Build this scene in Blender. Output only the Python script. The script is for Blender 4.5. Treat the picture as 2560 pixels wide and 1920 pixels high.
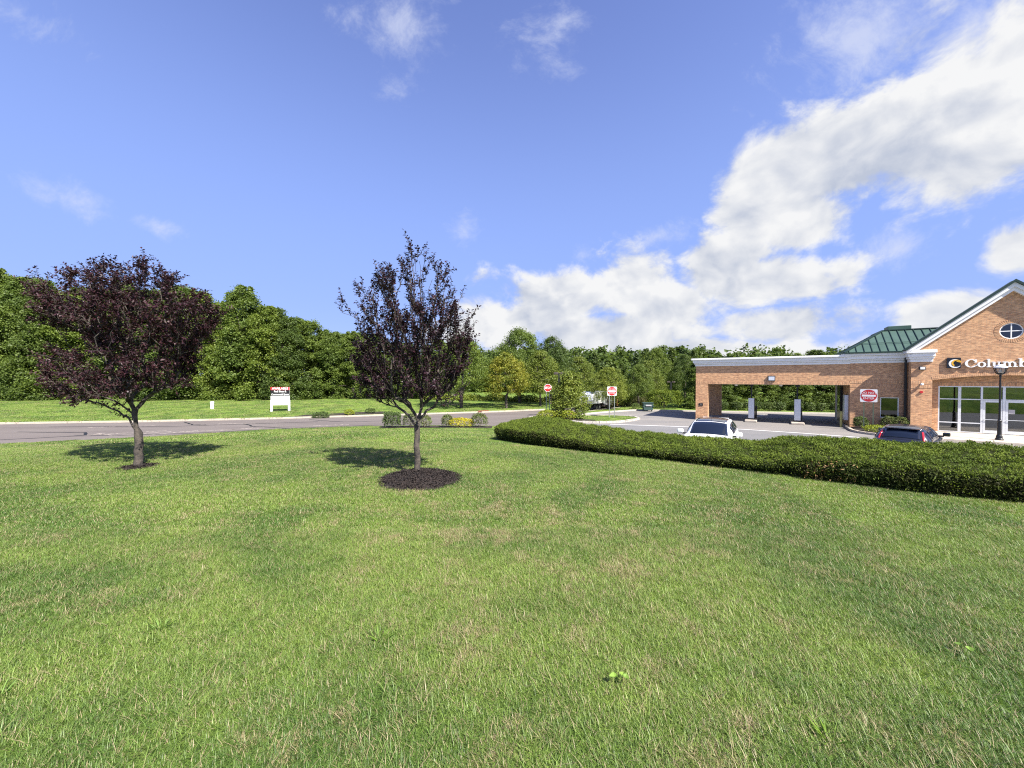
import bpy, bmesh, math, random
import numpy as np
from mathutils import Vector, Matrix, Quaternion
from mathutils.geometry import tessellate_polygon
R = math.radians
sc = bpy.context.scene
for o in list(bpy.data.objects): bpy.data.objects.remove(o)
col = sc.collection

# ------------------------------------------------------------------ camera
cam = bpy.data.objects.new('camera', bpy.data.cameras.new('camera')); col.objects.link(cam)
cam.location = (0, 0, 3.6); cam.rotation_euler = (R(90 - .894), 0, 0)
cam.data.sensor_width = 36; cam.data.lens = 13.514; cam.data.clip_end = 3000; cam.data.clip_start = .05
sc.camera = cam
sc.view_settings.view_transform = 'Standard'; sc.view_settings.look = 'None'
sc.view_settings.exposure = 1.35; sc.view_settings.gamma = 1
sc.cycles.max_bounces = 5; sc.cycles.transparent_max_bounces = 10
sc.cycles.use_denoising = False; sc.cycles.filter_width = 1.15; sc.cycles.diffuse_bounces = 2; sc.cycles.glossy_bounces = 3

class G:                                   # tiny node helper
    def __init__(s, tree): s.t = tree; tree.nodes.clear()
    def __call__(s, typ, ins=None, **props):
        n = s.t.nodes.new(typ)
        for k, v in props.items(): setattr(n, k, v)
        for k, v in (ins or {}).items():
            if isinstance(v, bpy.types.NodeSocket): s.t.links.new(v, n.inputs[k])
            else: n.inputs[k].default_value = v
        return n
    def m(s, op, a, b=0., c=0., clamp=False):
        n = s('ShaderNodeMath', {0: a, 1: b, 2: c}, operation=op); n.use_clamp = clamp; return n.outputs[0]
    def mix(s, f, a, b, mode='MIX'):
        n = s('ShaderNodeMix', data_type='RGBA', blend_type=mode)
        for i, v in ((0, f), (6, a), (7, b)):
            if isinstance(v, bpy.types.NodeSocket): s.t.links.new(v, n.inputs[i])
            else: n.inputs[i].default_value = v if i == 0 else (*v, 1) if len(v) == 3 else v
        return n.outputs[2]
    def ss(s, v, lo, hi, a=0., b=1.):
        return s('ShaderNodeMapRange', {0: v, 1: lo, 2: hi, 3: a, 4: b}, interpolation_type='SMOOTHSTEP').outputs[0]
    def noise(s, vec, scale, detail=4, rough=.55, out=0):
        return s('ShaderNodeTexNoise', {'Vector': vec, 'Scale': scale, 'Detail': detail, 'Roughness': rough}).outputs[out]

# ------------------------------------------------------------------ sky with clouds, sun
SUN_EL, SUN_X, SUN_Y = R(48), .60, -.80
CUM=[(0.878,0.418,0.160,0.131,0,1),(0.805,0.414,0.099,0.089,0,1),(0.913,0.473,0.061,0.094,0,1),(0.612,0.396,0.124,0.089,0,1),(0.708,0.404,0.101,0.079,0,1),(0.548,0.351,0.072,0.062,0,1),(0.660,0.305,0.077,0.056,0,1),(0.486,0.255,0.101,0.068,0,1),(0.571,0.206,0.147,0.052,0,1),(0.301,0.238,0.123,0.084,0,1),(0.376,0.172,0.099,0.070,0,1),(0.124,0.208,0.194,0.059,0,1),(-0.010,0.149,0.176,0.071,0,1),(0.205,0.111,0.239,0.050,0,1),(0.615,0.110,0.111,0.044,0,1),(0.321,0.064,0.393,0.027,0,1),(0.847,0.110,0.059,0.037,0,1),(0.919,0.201,0.034,0.036,0,0.7)]
WISP=[(0.729,0.579,0.171,0.074,0,1),(0.884,0.522,0.099,0.058,0,0.9),(-0.280,0.723,0.114,0.060,0,1),(0.102,0.718,0.122,0.054,20,1),(-0.309,0.605,0.056,0.046,0,0.8),(-0.900,0.523,0.079,0.038,-15,0.9),(-0.862,0.297,0.057,0.028,-35,0.9),(-0.744,0.284,0.034,0.024,-35,1.2),(-0.123,0.358,0.061,0.045,-30,0.9),(0.357,0.331,0.100,0.034,5,1),(0.782,0.231,0.062,0.042,0,1.2),(0.179,0.306,0.034,0.028,-40,0.9)]

w = bpy.data.worlds.new('World'); sc.world = w; w.use_nodes = True
g = G(w.node_tree)
sky = g('ShaderNodeTexSky', sky_type='NISHITA', sun_disc=False, sun_elevation=SUN_EL, sun_rotation=math.atan2(SUN_X, SUN_Y), altitude=50, air_density=1.0, dust_density=.6, ozone_density=1.6)
dirn = g('ShaderNodeTexCoord').outputs['Generated']
xyz = g('ShaderNodeSeparateXYZ', {0: dirn}).outputs
phi = g.m('ARCTAN2', xyz[0], xyz[1]); the = g.m('ARCSINE', xyz[2])
pa = g('ShaderNodeCombineXYZ', {0: phi, 1: the, 2: 0.}).outputs[0]
def blobs(L):
    acc = None
    for (p, t, rp, rt, rot, wt) in L:
        mp = g('ShaderNodeVectorMath', {0: pa, 1: (1/rp, 1/rt, 0), 2: (-p/rp, -t/rt, 0)}, operation='MULTIPLY_ADD').outputs[0]
        ln = g('ShaderNodeVectorMath', {0: mp}, operation='LENGTH').outputs['Value']
        f = g.m('MULTIPLY_ADD', ln, -wt, wt)
        acc = f if acc is None else g.m('MAXIMUM', acc, f)
    return acc
stretch = g('ShaderNodeMapping', {'Vector': dirn, 'Scale': (1, 1, 1.35)}).outputs[0]
warp = g('ShaderNodeVectorMath', {0: g.noise(stretch, 5., 2, .5, 1), 1: (.10, .10, .10), 2: stretch}, operation='MULTIPLY_ADD').outputs[0]
n1 = g.noise(warp, 6.4, 6, .60); up = g('ShaderNodeVectorMath', {0: warp, 1: (.02, -.01, .045)}, operation='ADD').outputs[0]
n2 = g.noise(up, 6.4, 3, .56)
n3 = g.noise(stretch, 3.0, 3, .5)
cum = blobs(CUM)
far_c = g.m('MULTIPLY_ADD', g.ss(phi, 1.0, 1.3), .25, g.m('MULTIPLY_ADD', n3, 1.6, -1.25))      # scattered clouds go on all round
cum = g.m('MAXIMUM', cum, g.m('MINIMUM', far_c, g.m('SUBTRACT', g.m('MULTIPLY', g.m('ABSOLUTE', phi), 3.0), 3.3)))
fc = g.m('ADD', g.m('MAXIMUM', cum, -1.2), g.m('MULTIPLY_ADD', n1, 3.1, -1.33))
ac = g.ss(fc, -.05, .55)
wisp = g.m('ADD', g.m('MAXIMUM', blobs(WISP), -1.5), g.m('MULTIPLY_ADD', g.noise(g('ShaderNodeMapping', {'Vector': warp, 'Rotation': (.5, .4, .3), 'Scale': (1, 2.2, 1)}).outputs[0], 5.5, 6, .68), 4.6, -2.45))
aw = g.ss(wisp, -.2, 1.5, 0., .72)
lit = g.m('MULTIPLY_ADD', g.m('SUBTRACT', n1, n2), 3.6, .74)           # lumps brighter on their upper sunward side
thick = g.ss(fc, .3, 1.5)
shade = g.m('SUBTRACT', lit, g.m('MULTIPLY', thick, .30), clamp=True)
SKYS = .085
ccol = g.mix(shade, (.205/SKYS, .226/SKYS, .275/SKYS), (.362/SKYS, .364/SKYS, .368/SKYS))
skyc = g.mix(1., sky.outputs[0], (1.0, .91, 1.22), 'MULTIPLY')
haze_f = g.ss(the, .12, .85, .82, 0.)
skyc = g.mix(haze_f, skyc, (.122/SKYS, .182/SKYS, .372/SKYS))
c1 = g.mix(aw, skyc, (.285/SKYS, .305/SKYS, .375/SKYS))
c2 = g.mix(ac, c1, ccol)
bg = g('ShaderNodeBackground', {'Color': c2, 'Strength': SKYS})
w.node_tree.links.new(bg.outputs[0], g('ShaderNodeOutputWorld').inputs[0])

sun = bpy.data.objects.new('sun', bpy.data.lights.new('sun', 'SUN')); col.objects.link(sun)
sun.data.energy = 4.7; sun.data.angle = R(.53); sun.data.color = (1, .95, .86)
ce = math.cos(SUN_EL)
sun.rotation_euler = Vector((-SUN_X*ce, -SUN_Y*ce, -math.sin(SUN_EL))).to_track_quat('-Z', 'Y').to_euler()

# ------------------------------------------------------------------ materials
MATS = {}
def newmat(name):
    m = bpy.data.materials.new(name); m.use_nodes = True; MATS[name] = m
    return m, G(m.node_tree)
def finish(g_, sh): g_.t.links.new(sh, g_('ShaderNodeOutputMaterial').inputs[0])
def plain(name, c, rough=.6, metal=0., c2=None, scale=8, bump=0., spec=.5, coat=0., bscale=None, detail=5):
    m, g_ = newmat(name); tc = g_('ShaderNodeTexCoord').outputs['Object']
    ins = {'Roughness': rough, 'Metallic': metal, 'Specular IOR Level': spec, 'Coat Weight': coat, 'Coat Roughness': .06}
    n = g_.noise(tc, scale, detail, .6)
    ins['Base Color'] = g_.mix(g_.ss(n, .32, .68), c, c2 or tuple(x*.86 for x in c))
    if bump: ins['Normal'] = g_('ShaderNodeBump', {'Height': g_.noise(tc, bscale or scale*4, 4, .6), 'Strength': bump, 'Distance': .02}).outputs[0]
    finish(g_, g_('ShaderNodeBsdfPrincipled', ins).outputs[0]); return m
def leafmat(name, ca, cb, cc=None, trans=.25, rough=.5, patch=1.2, spec=.3):
    m, g_ = newmat(name)
    rnd = g_('ShaderNodeNewGeometry').outputs['Random Per Island']
    tc = g_('ShaderNodeTexCoord').outputs['Object']; orand = g_('ShaderNodeObjectInfo').outputs['Random']
    c = g_.mix(rnd, ca, cb)
    c = g_.mix(g_.ss(g_.noise(tc, patch, 2), .38, .7, 0., .75), c, cc or cb)
    c = g_.mix(1., c, g_('ShaderNodeCombineColor', {0: g_.m('MULTIPLY_ADD', orand, .3, .85), 1: g_.m('MULTIPLY_ADD', orand, .22, .9), 2: .95}).outputs[0], 'MULTIPLY')
    p = g_('ShaderNodeBsdfPrincipled', {'Base Color': c, 'Roughness': rough, 'Specular IOR Level': spec}).outputs[0]
    t = g_('ShaderNodeBsdfTranslucent', {'Color': g_.mix(.5, c, g_.mix(1., c, (1.5, 1.5, .5), 'MULTIPLY'))}).outputs[0]
    mx = g_('ShaderNodeMixShader', {0: trans, 1: p, 2: t}); finish(g_, mx.outputs[0]); return m
leafmat('plum_leaf', (.030, .012, .019), (.062, .023, .032), (.022, .010, .017), .18, .45, 1.5)
leafmat('wood_leaf', (.108, .160, .030), (.195, .248, .054), (.080, .124, .027), .4, .5, .35)
leafmat('wood_leaf_dark', (.070, .110, .026), (.125, .172, .042), (.056, .090, .023), .38, .5, .35)
leafmat('maple_leaf', (.135, .178, .028), (.215, .245, .046), (.10, .145, .026), .28, .5, .5)
leafmat('maple_yellow', (.17, .19, .025), (.27, .25, .035), (.10, .15, .024), .28, .5, .45)
leafmat('conifer_leaf', (.055, .092, .026), (.10, .14, .036), (.06, .10, .026), .15, .5, .6)
leafmat('yew_leaf', (.082, .122, .018), (.168, .212, .032), (.064, .098, .016), .25, .6, 1.3, .12)
leafmat('yew_shaded', (.022, .034, .010), (.045, .062, .016), (.035, .03, .014), .1, .6, 2., .12)  # yew leaf darkened so the hedge front carries its shade in the colour
leafmat('yew_dry', (.16, .085, .04), (.2, .13, .06), None, .1, .6)
leafmat('shrub_leaf', (.055, .088, .022), (.10, .14, .036), None, .2, .5, 3)
leafmat('shrub_pale', (.085, .125, .04), (.14, .175, .065), (.11, .10, .05), .25, .6, 3, .15)
leafmat('shrub_yellow', (.38, .34, .018), (.5, .43, .03), (.25, .27, .02), .3, .5, 3)
leafmat('shrub_lime', (.18, .24, .02), (.27, .3, .03), None, .3, .5, 3)
leafmat('reed_leaf', (.19, .2, .085), (.3, .28, .14), (.13, .17, .06), .3, .6, 1)
leafmat('weed_leaf', (.17, .28, .05), (.2, .32, .06), None, .3, .5)
plain('bark_plum', (.095, .078, .062), .9, c2=(.028, .024, .023), scale=14, bump=.6, bscale=40)
plain('bark', (.10, .08, .065), .9, c2=(.055, .045, .04), scale=6, bump=.5)
plain('mulch', (.034, .022, .017), .95, c2=(.014, .010, .009), scale=30, bump=1., bscale=60)
plain('chip', (.032, .022, .018), .9, c2=(.012, .009, .008), scale=12)
plain('concrete', (.50, .44, .36), .85, c2=(.40, .35, .29), scale=3, bump=.2)
plain('kerb_concrete', (.48, .42, .34), .85, c2=(.33, .29, .24), scale=4, bump=.3)
plain('kerb_granite', (.50, .46, .41), .85, c2=(.36, .33, .3), scale=9, bump=.3)
plain('inlet_red', (.22, .055, .03), .8, c2=(.13, .04, .03), scale=6)
plain('tar', (.012, .012, .014), .5, scale=5)
plain('white_trim', (.80, .80, .79), .45, c2=(.74, .74, .74), scale=2)
plain('soffit', (.55, .52, .47), .7)
plain('aluminium', (.72, .74, .77), .35, .35)
plain('green_metal', (.045, .088, .068), .5, .15, c2=(.058, .105, .082), scale=1.5)
plain('green_dark', (.018, .042, .034), .45, .2)
plain('black_paint', (.010, .011, .014), .38)
plain('dark_grey', (.05, .05, .055), .5)
plain('sign_white', (.82, .82, .80), .4, c2=(.78, .78, .77))
plain('sign_red', (.52, .025, .03), .4, c2=(.47, .022, .028))
plain('sign_black', (.012, .012, .014), .4)
plain('print_grey', (.42, .41, .42), .5)
plain('navy', (.006, .009, .02), .3)
plain('gold', (.72, .40, .03), .35, c2=(.66, .36, .03))
plain('galv', (.36, .38, .36), .45, .5, c2=(.26, .28, .27), scale=5)
plain('post_green', (.10, .13, .085), .6)
plain('kiosk', (.66, .69, .74), .35, .2)
plain('car_white', (.80, .80, .80), .25, coat=.6, c2=(.79, .79, .79))
plain('car_black', (.012, .013, .018), .22, coat=.8)
plain('tyre', (.015, .015, .016), .85)
plain('rim', (.4, .4, .42), .3, .8)
plain('tail_red', (.45, .02, .03), .15, coat=.5)
plain('plastic', (.02, .02, .022), .5)
plain('dash_teal', (.2, .5, .55), .7); plain('dash_pink', (.6, .4, .36), .7)
plain('dumpster', (.025, .055, .05), .6, c2=(.035, .07, .062), scale=3)
plain('orange_post', (.55, .28, .12), .7)
plain('bollard', (.42, .38, .12), .5)
plain('room_wall', (.20, .20, .19), .8); plain('room_floor', (.16, .16, .16), .7); plain('counter', (.18, .10, .05), .5)
def glassmat(name, tint, refl, rc=(.95, .97, 1)):
    m, g_ = newmat(name)
    fr = g_('ShaderNodeFresnel', {'IOR': 1.5}).outputs[0]
    f = g_.m('MULTIPLY_ADD', fr, 1.0, refl, clamp=True)
    mx = g_('ShaderNodeMixShader', {0: f, 1: g_('ShaderNodeBsdfTransparent', {'Color': (*tint, 1)}).outputs[0], 2: g_('ShaderNodeBsdfGlossy', {'Color': (*rc, 1), 'Roughness': .015}).outputs[0]})
    finish(g_, mx.outputs[0])
glassmat('glass', (.38, .41, .42), .10)
glassmat('glass_dark', (.06, .075, .085), .05)
glassmat('car_glass', (.10, .13, .15), .05)
glassmat('lamp_glass', (.85, .85, .83), .12)
def brickmat(name, soldier=False):
    m, g_ = newmat(name); s = g_('ShaderNodeSeparateXYZ', {0: g_('ShaderNodeTexCoord').outputs['Object']}).outputs
    u = g_.m('ADD', s[0], s[1]); v = s[2]
    vec = g_('ShaderNodeCombineXYZ', {0: v, 1: u} if soldier else {0: u, 1: v}).outputs[0]
    br = g_('ShaderNodeTexBrick', {'Vector': vec, 'Color1': (.60, .34, .180, 1), 'Color2': (.37, .175, .090, 1), 'Mortar': (.40, .32, .225, 1), 'Scale': 1., 'Mortar Size': .007, 'Mortar Smooth': .2, 'Bias': -.15, 'Brick Width': .212, 'Row Height': .074})
    n = g_.noise(vec, 2.2, 4); nb = g_('ShaderNodeTexNoise', {'Vector': g_('ShaderNodeMapping', {'Vector': vec, 'Scale': (2.4, 6.8, 1)}).outputs[0], 'Scale': 2., 'Detail': 2.}).outputs[0]
    c = g_.mix(g_.ss(n, .3, .7, 0., .45), br.outputs[0], (.56, .33, .175))
    c = g_.mix(1., c, g_.mix(g_.ss(nb, .3, .7), (.72, .72, .74), (1.22, 1.2, 1.16)), 'MULTIPLY')
    bp = g_('ShaderNodeBump', {'Height': br.outputs[1], 'Strength': .7, 'Distance': .008}); bp.invert = True
    finish(g_, g_('ShaderNodeBsdfPrincipled', {'Base Color': c, 'Roughness': .85, 'Normal': bp.outputs[0]}).outputs[0])
brickmat('brick'); brickmat('brick_soldier', True)
def asphaltmat(name, ca, cb):
    m, g_ = newmat(name); tc = g_('ShaderNodeTexCoord').outputs['Object']
    big = g_.noise(g_('ShaderNodeMapping', {'Vector': tc, 'Rotation': (0, 0, .5), 'Scale': (.25, 1., 1)}).outputs[0], .5, 5, .65)
    fine = g_.noise(tc, 45, 3, .7)
    c = g_.mix(g_.ss(big, .3, .7), ca, cb)
    c = g_.mix(1., c, g_.mix(g_.ss(fine, .25, .75), (.7, .7, .7), (1.3, 1.3, 1.3)), 'MULTIPLY')
    finish(g_, g_('ShaderNodeBsdfPrincipled', {'Base Color': c, 'Roughness': .82, 'Normal': g_('ShaderNodeBump', {'Height': fine, 'Strength': .4, 'Distance': .01}).outputs[0]}).outputs[0])
asphaltmat('asphalt_road', (.118, .098, .088), (.152, .130, .116)); asphaltmat('asphalt_lot', (.21, .192, .175), (.162, .154, .147)); asphaltmat('asphalt_aisle', (.135, .133, .134), (.162, .158, .155))
def paintmat(name, c, wear):
    m, g_ = newmat(name); tc = g_('ShaderNodeTexCoord').outputs['Object']
    a = g_.ss(g_.noise(tc, 5, 6, .7), wear - .1, wear + .12)
    mx = g_('ShaderNodeMixShader', {0: a, 1: g_('ShaderNodeBsdfTransparent').outputs[0], 2: g_('ShaderNodeBsdfPrincipled', {'Base Color': (*c, 1), 'Roughness': .7}).outputs[0]}); finish(g_, mx.outputs[0])
paintmat('paint_white', (.72, .72, .70), .28); paintmat('paint_faded', (.42, .36, .31), .5)
def lawn_colour(g_, pos):
    """patchy turf colour by place on the lawn, shared by the soil sheet and the blades"""
    n_a = g_.noise(pos, .5, 5, .68); n_b = g_.noise(pos, 2.6, 5, .65)
    green = g_.mix(g_.ss(n_a, .36, .62), (.096, .172, .036), (.194, .280, .060))
    straw = g_.ss(g_.m('ADD', g_.m('MULTIPLY', n_b, .7), g_.m('MULTIPLY', g_.noise(pos, .33, 2), .3)),   .50, .65)
    return green, straw
m, g_ = newmat('turf'); pos = g_('ShaderNodeNewGeometry').outputs['Position']
gr, st = lawn_colour(g_, pos); fine = g_.noise(pos, 38, 4, .75)
c = g_.mix(g_.m('MULTIPLY', st, .55), gr, (.26, .215, .115))
c = g_.mix(1., c, g_.mix(g_.ss(fine, .3, .7), (.35, .4, .3), (1.25, 1.22, 1.1)), 'MULTIPLY')
finish(g_, g_('ShaderNodeBsdfPrincipled', {'Base Color': c, 'Roughness': .95, 'Specular IOR Level': .1, 'Normal': g_('ShaderNodeBump', {'Height': fine, 'Strength': 1., 'Distance': .05}).outputs[0]}).outputs[0])
m, g_ = newmat('grass_blade'); ge = g_('ShaderNodeNewGeometry'); pos = ge.outputs['Position']
gr, st = lawn_colour(g_, pos)
rnd = ge.outputs['Random Per Island']
gr = g_.mix(rnd, g_.mix(1., gr, (.40, .48, .36), 'MULTIPLY'), g_.mix(1., gr, (1.48, 1.38, 1.35), 'MULTIPLY'))
isdry = g_.m('GREATER_THAN', g_.m('ADD', g_.m('FRACT', g_.m('MULTIPLY', rnd, 7.31)), g_.m('MULTIPLY', st, .46)), .90)
c = g_.mix(isdry, gr, (.36, .295, .165))
mx = g_('ShaderNodeMixShader', {0: .3, 1: g_('ShaderNodeBsdfPrincipled', {'Base Color': c, 'Roughness': .45, 'Specular IOR Level': .4}).outputs[0], 2: g_('ShaderNodeBsdfTranslucent', {'Color': g_.mix(1., c, (1.2, 1.3, .6), 'MULTIPLY')}).outputs[0]})
finish(g_, mx.outputs[0])

# ------------------------------------------------------------------ mesh helpers
def tag(o, label=None, cat=None, group=None, kind=None):
    for k, v in (('label', label), ('category', cat), ('group', group), ('kind', kind)):
        if v: o[k] = v
    return o
def link(name, me, parent=None, loc=None, rz=0.):
    o = bpy.data.objects.new(name, me); col.objects.link(o)
    if parent is not None: o.parent = parent
    if loc is not None: o.location = loc
    if rz: o.rotation_euler = (0, 0, rz)
    return o
def empty(name, loc=(0, 0, 0), rz=0., **kw):
    o = link(name, None, None, loc, rz); o.empty_display_size = .2; return tag(o, **kw)
def fast(name, V, F, mat, smooth=False):
    V = np.asarray(V, np.float32); F = np.asarray(F, np.int32); k = F.shape[1]
    me = bpy.data.meshes.new(name); me.vertices.add(len(V)); me.vertices.foreach_set('co', V.ravel())
    me.loops.add(F.size); me.loops.foreach_set('vertex_index', F.ravel())
    me.polygons.add(len(F)); me.polygons.foreach_set('loop_start', np.arange(0, F.size, k, dtype=np.int32))
    me.polygons.foreach_set('loop_total', np.full(len(F), k, np.int32))
    if smooth: me.polygons.foreach_set('use_smooth', np.ones(len(F), bool))
    me.materials.append(MATS[mat]); me.update(calc_edges=True); me.validate(); return me
class MB:
    def __init__(s): s.v = []; s.f = []
    def add(s, vs, fs):
        b = len(s.v); s.v += [tuple(v) for v in vs]; s.f += [tuple(i + b for i in f) for f in fs]; return s
    def box(s, x0, x1, y0, y1, z0, z1):
        return s.add([(x, y, z) for z in (z0, z1) for y in (y0, y1) for x in (x0, x1)], [(0, 2, 3, 1), (4, 5, 7, 6), (0, 1, 5, 4), (2, 6, 7, 3), (0, 4, 6, 2), (1, 3, 7, 5)])
    def bar(s, p0, p1, wd, h, up=(0, 0, 1)):
        p0, p1 = Vector(p0), Vector(p1); a = (p1 - p0).normalized(); u = Vector(up); sd = a.cross(u).normalized(); u = sd.cross(a).normalized()
        q = [p + sd*i*wd/2 + u*j*h/2 for p in (p0, p1) for i, j in ((-1, -1), (1, -1), (1, 1), (-1, 1))]
        return s.add(q, [(0, 3, 2, 1), (4, 5, 6, 7), (0, 1, 5, 4), (1, 2, 6, 5), (2, 3, 7, 6), (3, 0, 4, 7)])
    def tube(s, pts, rad, n=8, cap=True):
        pts = [Vector(p) for p in pts]; rad = rad if hasattr(rad, '__len__') else [rad]*len(pts); b = len(s.v); ref = None
        for i, p in enumerate(pts):
            t = (pts[min(i+1, len(pts)-1)] - pts[max(i-1, 0)]).normalized()
            if ref is None: ref = t.orthogonal().normalized()
            ref = (ref - t*ref.dot(t)).normalized(); bi = t.cross(ref)
            s.v += [tuple(p + (ref*math.cos(2*math.pi*k/n) + bi*math.sin(2*math.pi*k/n))*rad[i]) for k in range(n)]
        for i in range(len(pts)-1):
            for k in range(n):
                a = b + i*n; s.f.append((a+k, a+(k+1) % n, a+n+(k+1) % n, a+n+k))
        if cap: s.f.append(tuple(b + k for k in reversed(range(n)))); s.f.append(tuple(b + (len(pts)-1)*n + k for k in range(n)))
        return s
    def lathe(s, prof, n=12, c=(0, 0)):
        return s.tube([(c[0], c[1], z) for r, z in prof], [max(r, 1e-3) for r, z in prof], n)
    def plate(s, loops, y0, y1):
        """outline (x,z) with holes, thick from y0 (front) to y1"""
        tri = tessellate_polygon([[Vector((x, z, 0)) for x, z in L] for L in loops]); flat = [p for L in loops for p in L]; nn = len(flat)
        vs = [(x, y0, z) for x, z in flat] + [(x, y1, z) for x, z in flat]
        fs = []
        for t in tri:
            (ax, az), (bx_, bz), (cx, cz) = (flat[i] for i in t)
            t = t if (bx_-ax)*(cz-az) - (bz-az)*(cx-ax) > 0 else t[::-1]
            fs.append(tuple(t)); fs.append(tuple(i + nn for i in reversed(t)))
        o = 0
        for L in loops:
            area = sum(L[i][0]*L[(i+1) % len(L)][1] - L[(i+1) % len(L)][0]*L[i][1] for i in range(len(L)))
            for i in range(len(L)):
                a, b_ = o+i, o+(i+1) % len(L); q = (a, a+nn, b_+nn, b_)
                fs.append(q if (area > 0) == (L is loops[0]) else q[::-1])
            o += len(L)
        return s.add(vs, fs)
    def mesh(s, name, mat, smooth=False):
        me = bpy.data.meshes.new(name); me.from_pydata(s.v, [], s.f); me.materials.append(MATS[mat])
        if smooth: me.polygons.foreach_set('use_smooth', [True]*len(me.polygons))
        bm = bmesh.new(); bm.from_mesh(me); bmesh.ops.recalc_face_normals(bm, faces=bm.faces); bm.to_mesh(me); bm.free()
        return me
    def build(s, name, mat, parent=None, loc=None, rz=0., smooth=False, bevel=0.):
        o = link(name, s.mesh(name, mat, smooth), parent, loc, rz)
        if bevel:
            b = o.modifiers.new('bevel', 'BEVEL'); b.width = bevel; b.segments = 2; b.limit_method = 'ANGLE'
        return o
def dup(o, parent=None):
    c = o.copy(); col.objects.link(c); c.parent = parent
    for ch in o.children: dup(ch, c)
    return c
def text(body, size, mat, parent, loc, thick=0., wide=1., name='lettering', bold=0.):
    cu = bpy.data.curves.new('t', 'FONT'); cu.body = body; cu.size = size; cu.align_x = 'CENTER'; cu.align_y = 'CENTER'; cu.extrude = thick; cu.offset = bold; cu.resolution_u = 3
    ob = bpy.data.objects.new('t', cu); col.objects.link(ob); dg = bpy.context.evaluated_depsgraph_get()
    me = bpy.data.meshes.new_from_object(ob.evaluated_get(dg)); bpy.data.objects.remove(ob); bpy.data.curves.remove(cu)
    me.transform(Matrix(((wide, 0, 0, 0), (0, 0, -1, 0), (0, 1, 0, 0), (0, 0, 0, 1)))); me.materials.clear(); me.materials.append(MATS[mat])
    return link(name, me, parent, loc)
def ribbon(name, pts, wd, z, mat, parent=None):
    P = [Vector(p) for p in pts]; L = []; 
    for i, p in enumerate(P):
        t = (P[min(i+1, len(P)-1)] - P[max(i-1, 0)]).normalized(); L += [(p.x - t.y*wd/2, p.y + t.x*wd/2, z), (p.x + t.y*wd/2, p.y - t.x*wd/2, z)]
    return MB().add(L, [(2*i, 2*i+1, 2*i+3, 2*i+2) for i in range(len(P)-1)]).build(name, mat, parent)
def sheet(name, pts, z, mat, parent=None):
    tri = tessellate_polygon([[Vector((x, y, 0)) for x, y in pts]])
    return MB().add([(x, y, z) for x, y in pts], [tuple(t) for t in tri]).build(name, mat, parent)
rng = np.random.default_rng(11)
def unit(a): return a/np.maximum(np.linalg.norm(a, axis=-1, keepdims=True), 1e-6)
def leaves(name, C, D, N, L, W, mat, fold=.12):
    """one folded two-triangle leaf at each C, pointing along D, facing N"""
    C = np.asarray(C); D = unit(D); S = unit(np.cross(D, N)); N = unit(np.cross(S, D)); n = len(C)
    L = np.broadcast_to(np.asarray(L, float), (n,))[:, None]; W = np.broadcast_to(np.asarray(W, float), (n,))[:, None]
    mid = C + D*L*.48 + N*L*fold
    V = np.stack([C, mid + S*W/2, C + D*L, mid - S*W/2], 1).reshape(-1, 3)
    b = np.arange(n)[:, None]*4
    return fast(name, V, np.concatenate([b + [0, 2, 1], b + [0, 3, 2]]), mat)
# ------------------------------------------------------------------ ground: one sheet, lawn berm and verges, dipping under the asphalt
NEAR=[(-110,-14),(-45,13.2),(-27.4,20.5),(-22,22.7),(-16.3,26.3),(-11.1,28.0),(-4,28.6),(-0.9,28.1),(1.6,26.6),(3.4,23.6),(3.9,20.0),(4.6,17.4),(12,10.3),(21,1.6),(36,-13)]
FAR=[(60,-13),(60,33),(36,37.5),(19.7,41.1),(14.1,42.7),(10.5,40.5),(6.6,37.5),(5.5,37.2),(5.2,38.0),(8,40.4),(12.5,45.2),(18,53.5),(21,62),(22,75),(15,75),(14,60),(11,51.5),(6.7,46),(3.6,43.2),(-1.3,40.7),(-10.8,37.2),(-20.5,33.9),(-30.4,31.4),(-40,30),(-60,27),(-110,18)]
ASPHALT=NEAR+FAR
def seg_dist(P,poly,closed=False):
    Q=np.array(poly,float); A=Q if closed else Q[:-1]; B=np.roll(Q,-1,0) if closed else Q[1:]
    d=np.full(len(P),1e9)
    for a,b in zip(A,B):
        ab=b-a; t=np.clip(((P-a)@ab)/(ab@ab),0,1); d=np.minimum(d,np.hypot(*(P-a-t[:,None]*ab).T))
    return d
def inside(P,poly):
    Q=np.array(poly,float); r=np.zeros(len(P),bool); x,y=P[:,0],P[:,1]
    for (x1,y1),(x2,y2) in zip(Q,np.roll(Q,-1,0)):
        c=(y1>y)!=(y2>y)
        with np.errstate(divide='ignore',invalid='ignore'): r^=c&(x<(x2-x1)*(y-y1)/(y2-y1)+x1)
    return r
LAWN=NEAR+[(36,-60),(-110,-60)]
def ground_z(P):
    P=np.atleast_2d(np.array(P,float))
    ia=inside(P,ASPHALT); il=inside(P,LAWN)
    db=seg_dist(P,ASPHALT,True)
    dR=seg_dist(P,NEAR[:9]); dL=seg_dist(P,NEAR[8:])
    t=np.clip(dR/20,0,1); a=t*t*(3-2*t); t=np.clip(dL/6.5,0,1); b=1-(1-t)**2
    k=.15; h=np.clip(.5+.5*(b-a)/k,0,1); m=b*(1-h)+a*h-k*h*(1-h)
    zl=.1+1.9*np.clip(m,0,1)
    zf=.12+.5*np.clip(db/14,0,1)
    z=np.where(il,zl,zf)
    bump=.02*np.sin(P[:,0]*.9+1)*np.sin(P[:,1]*.7)*np.clip(db/3,0,1)
    return np.where(ia,np.maximum(.1-db,-.5),z+bump)

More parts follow.
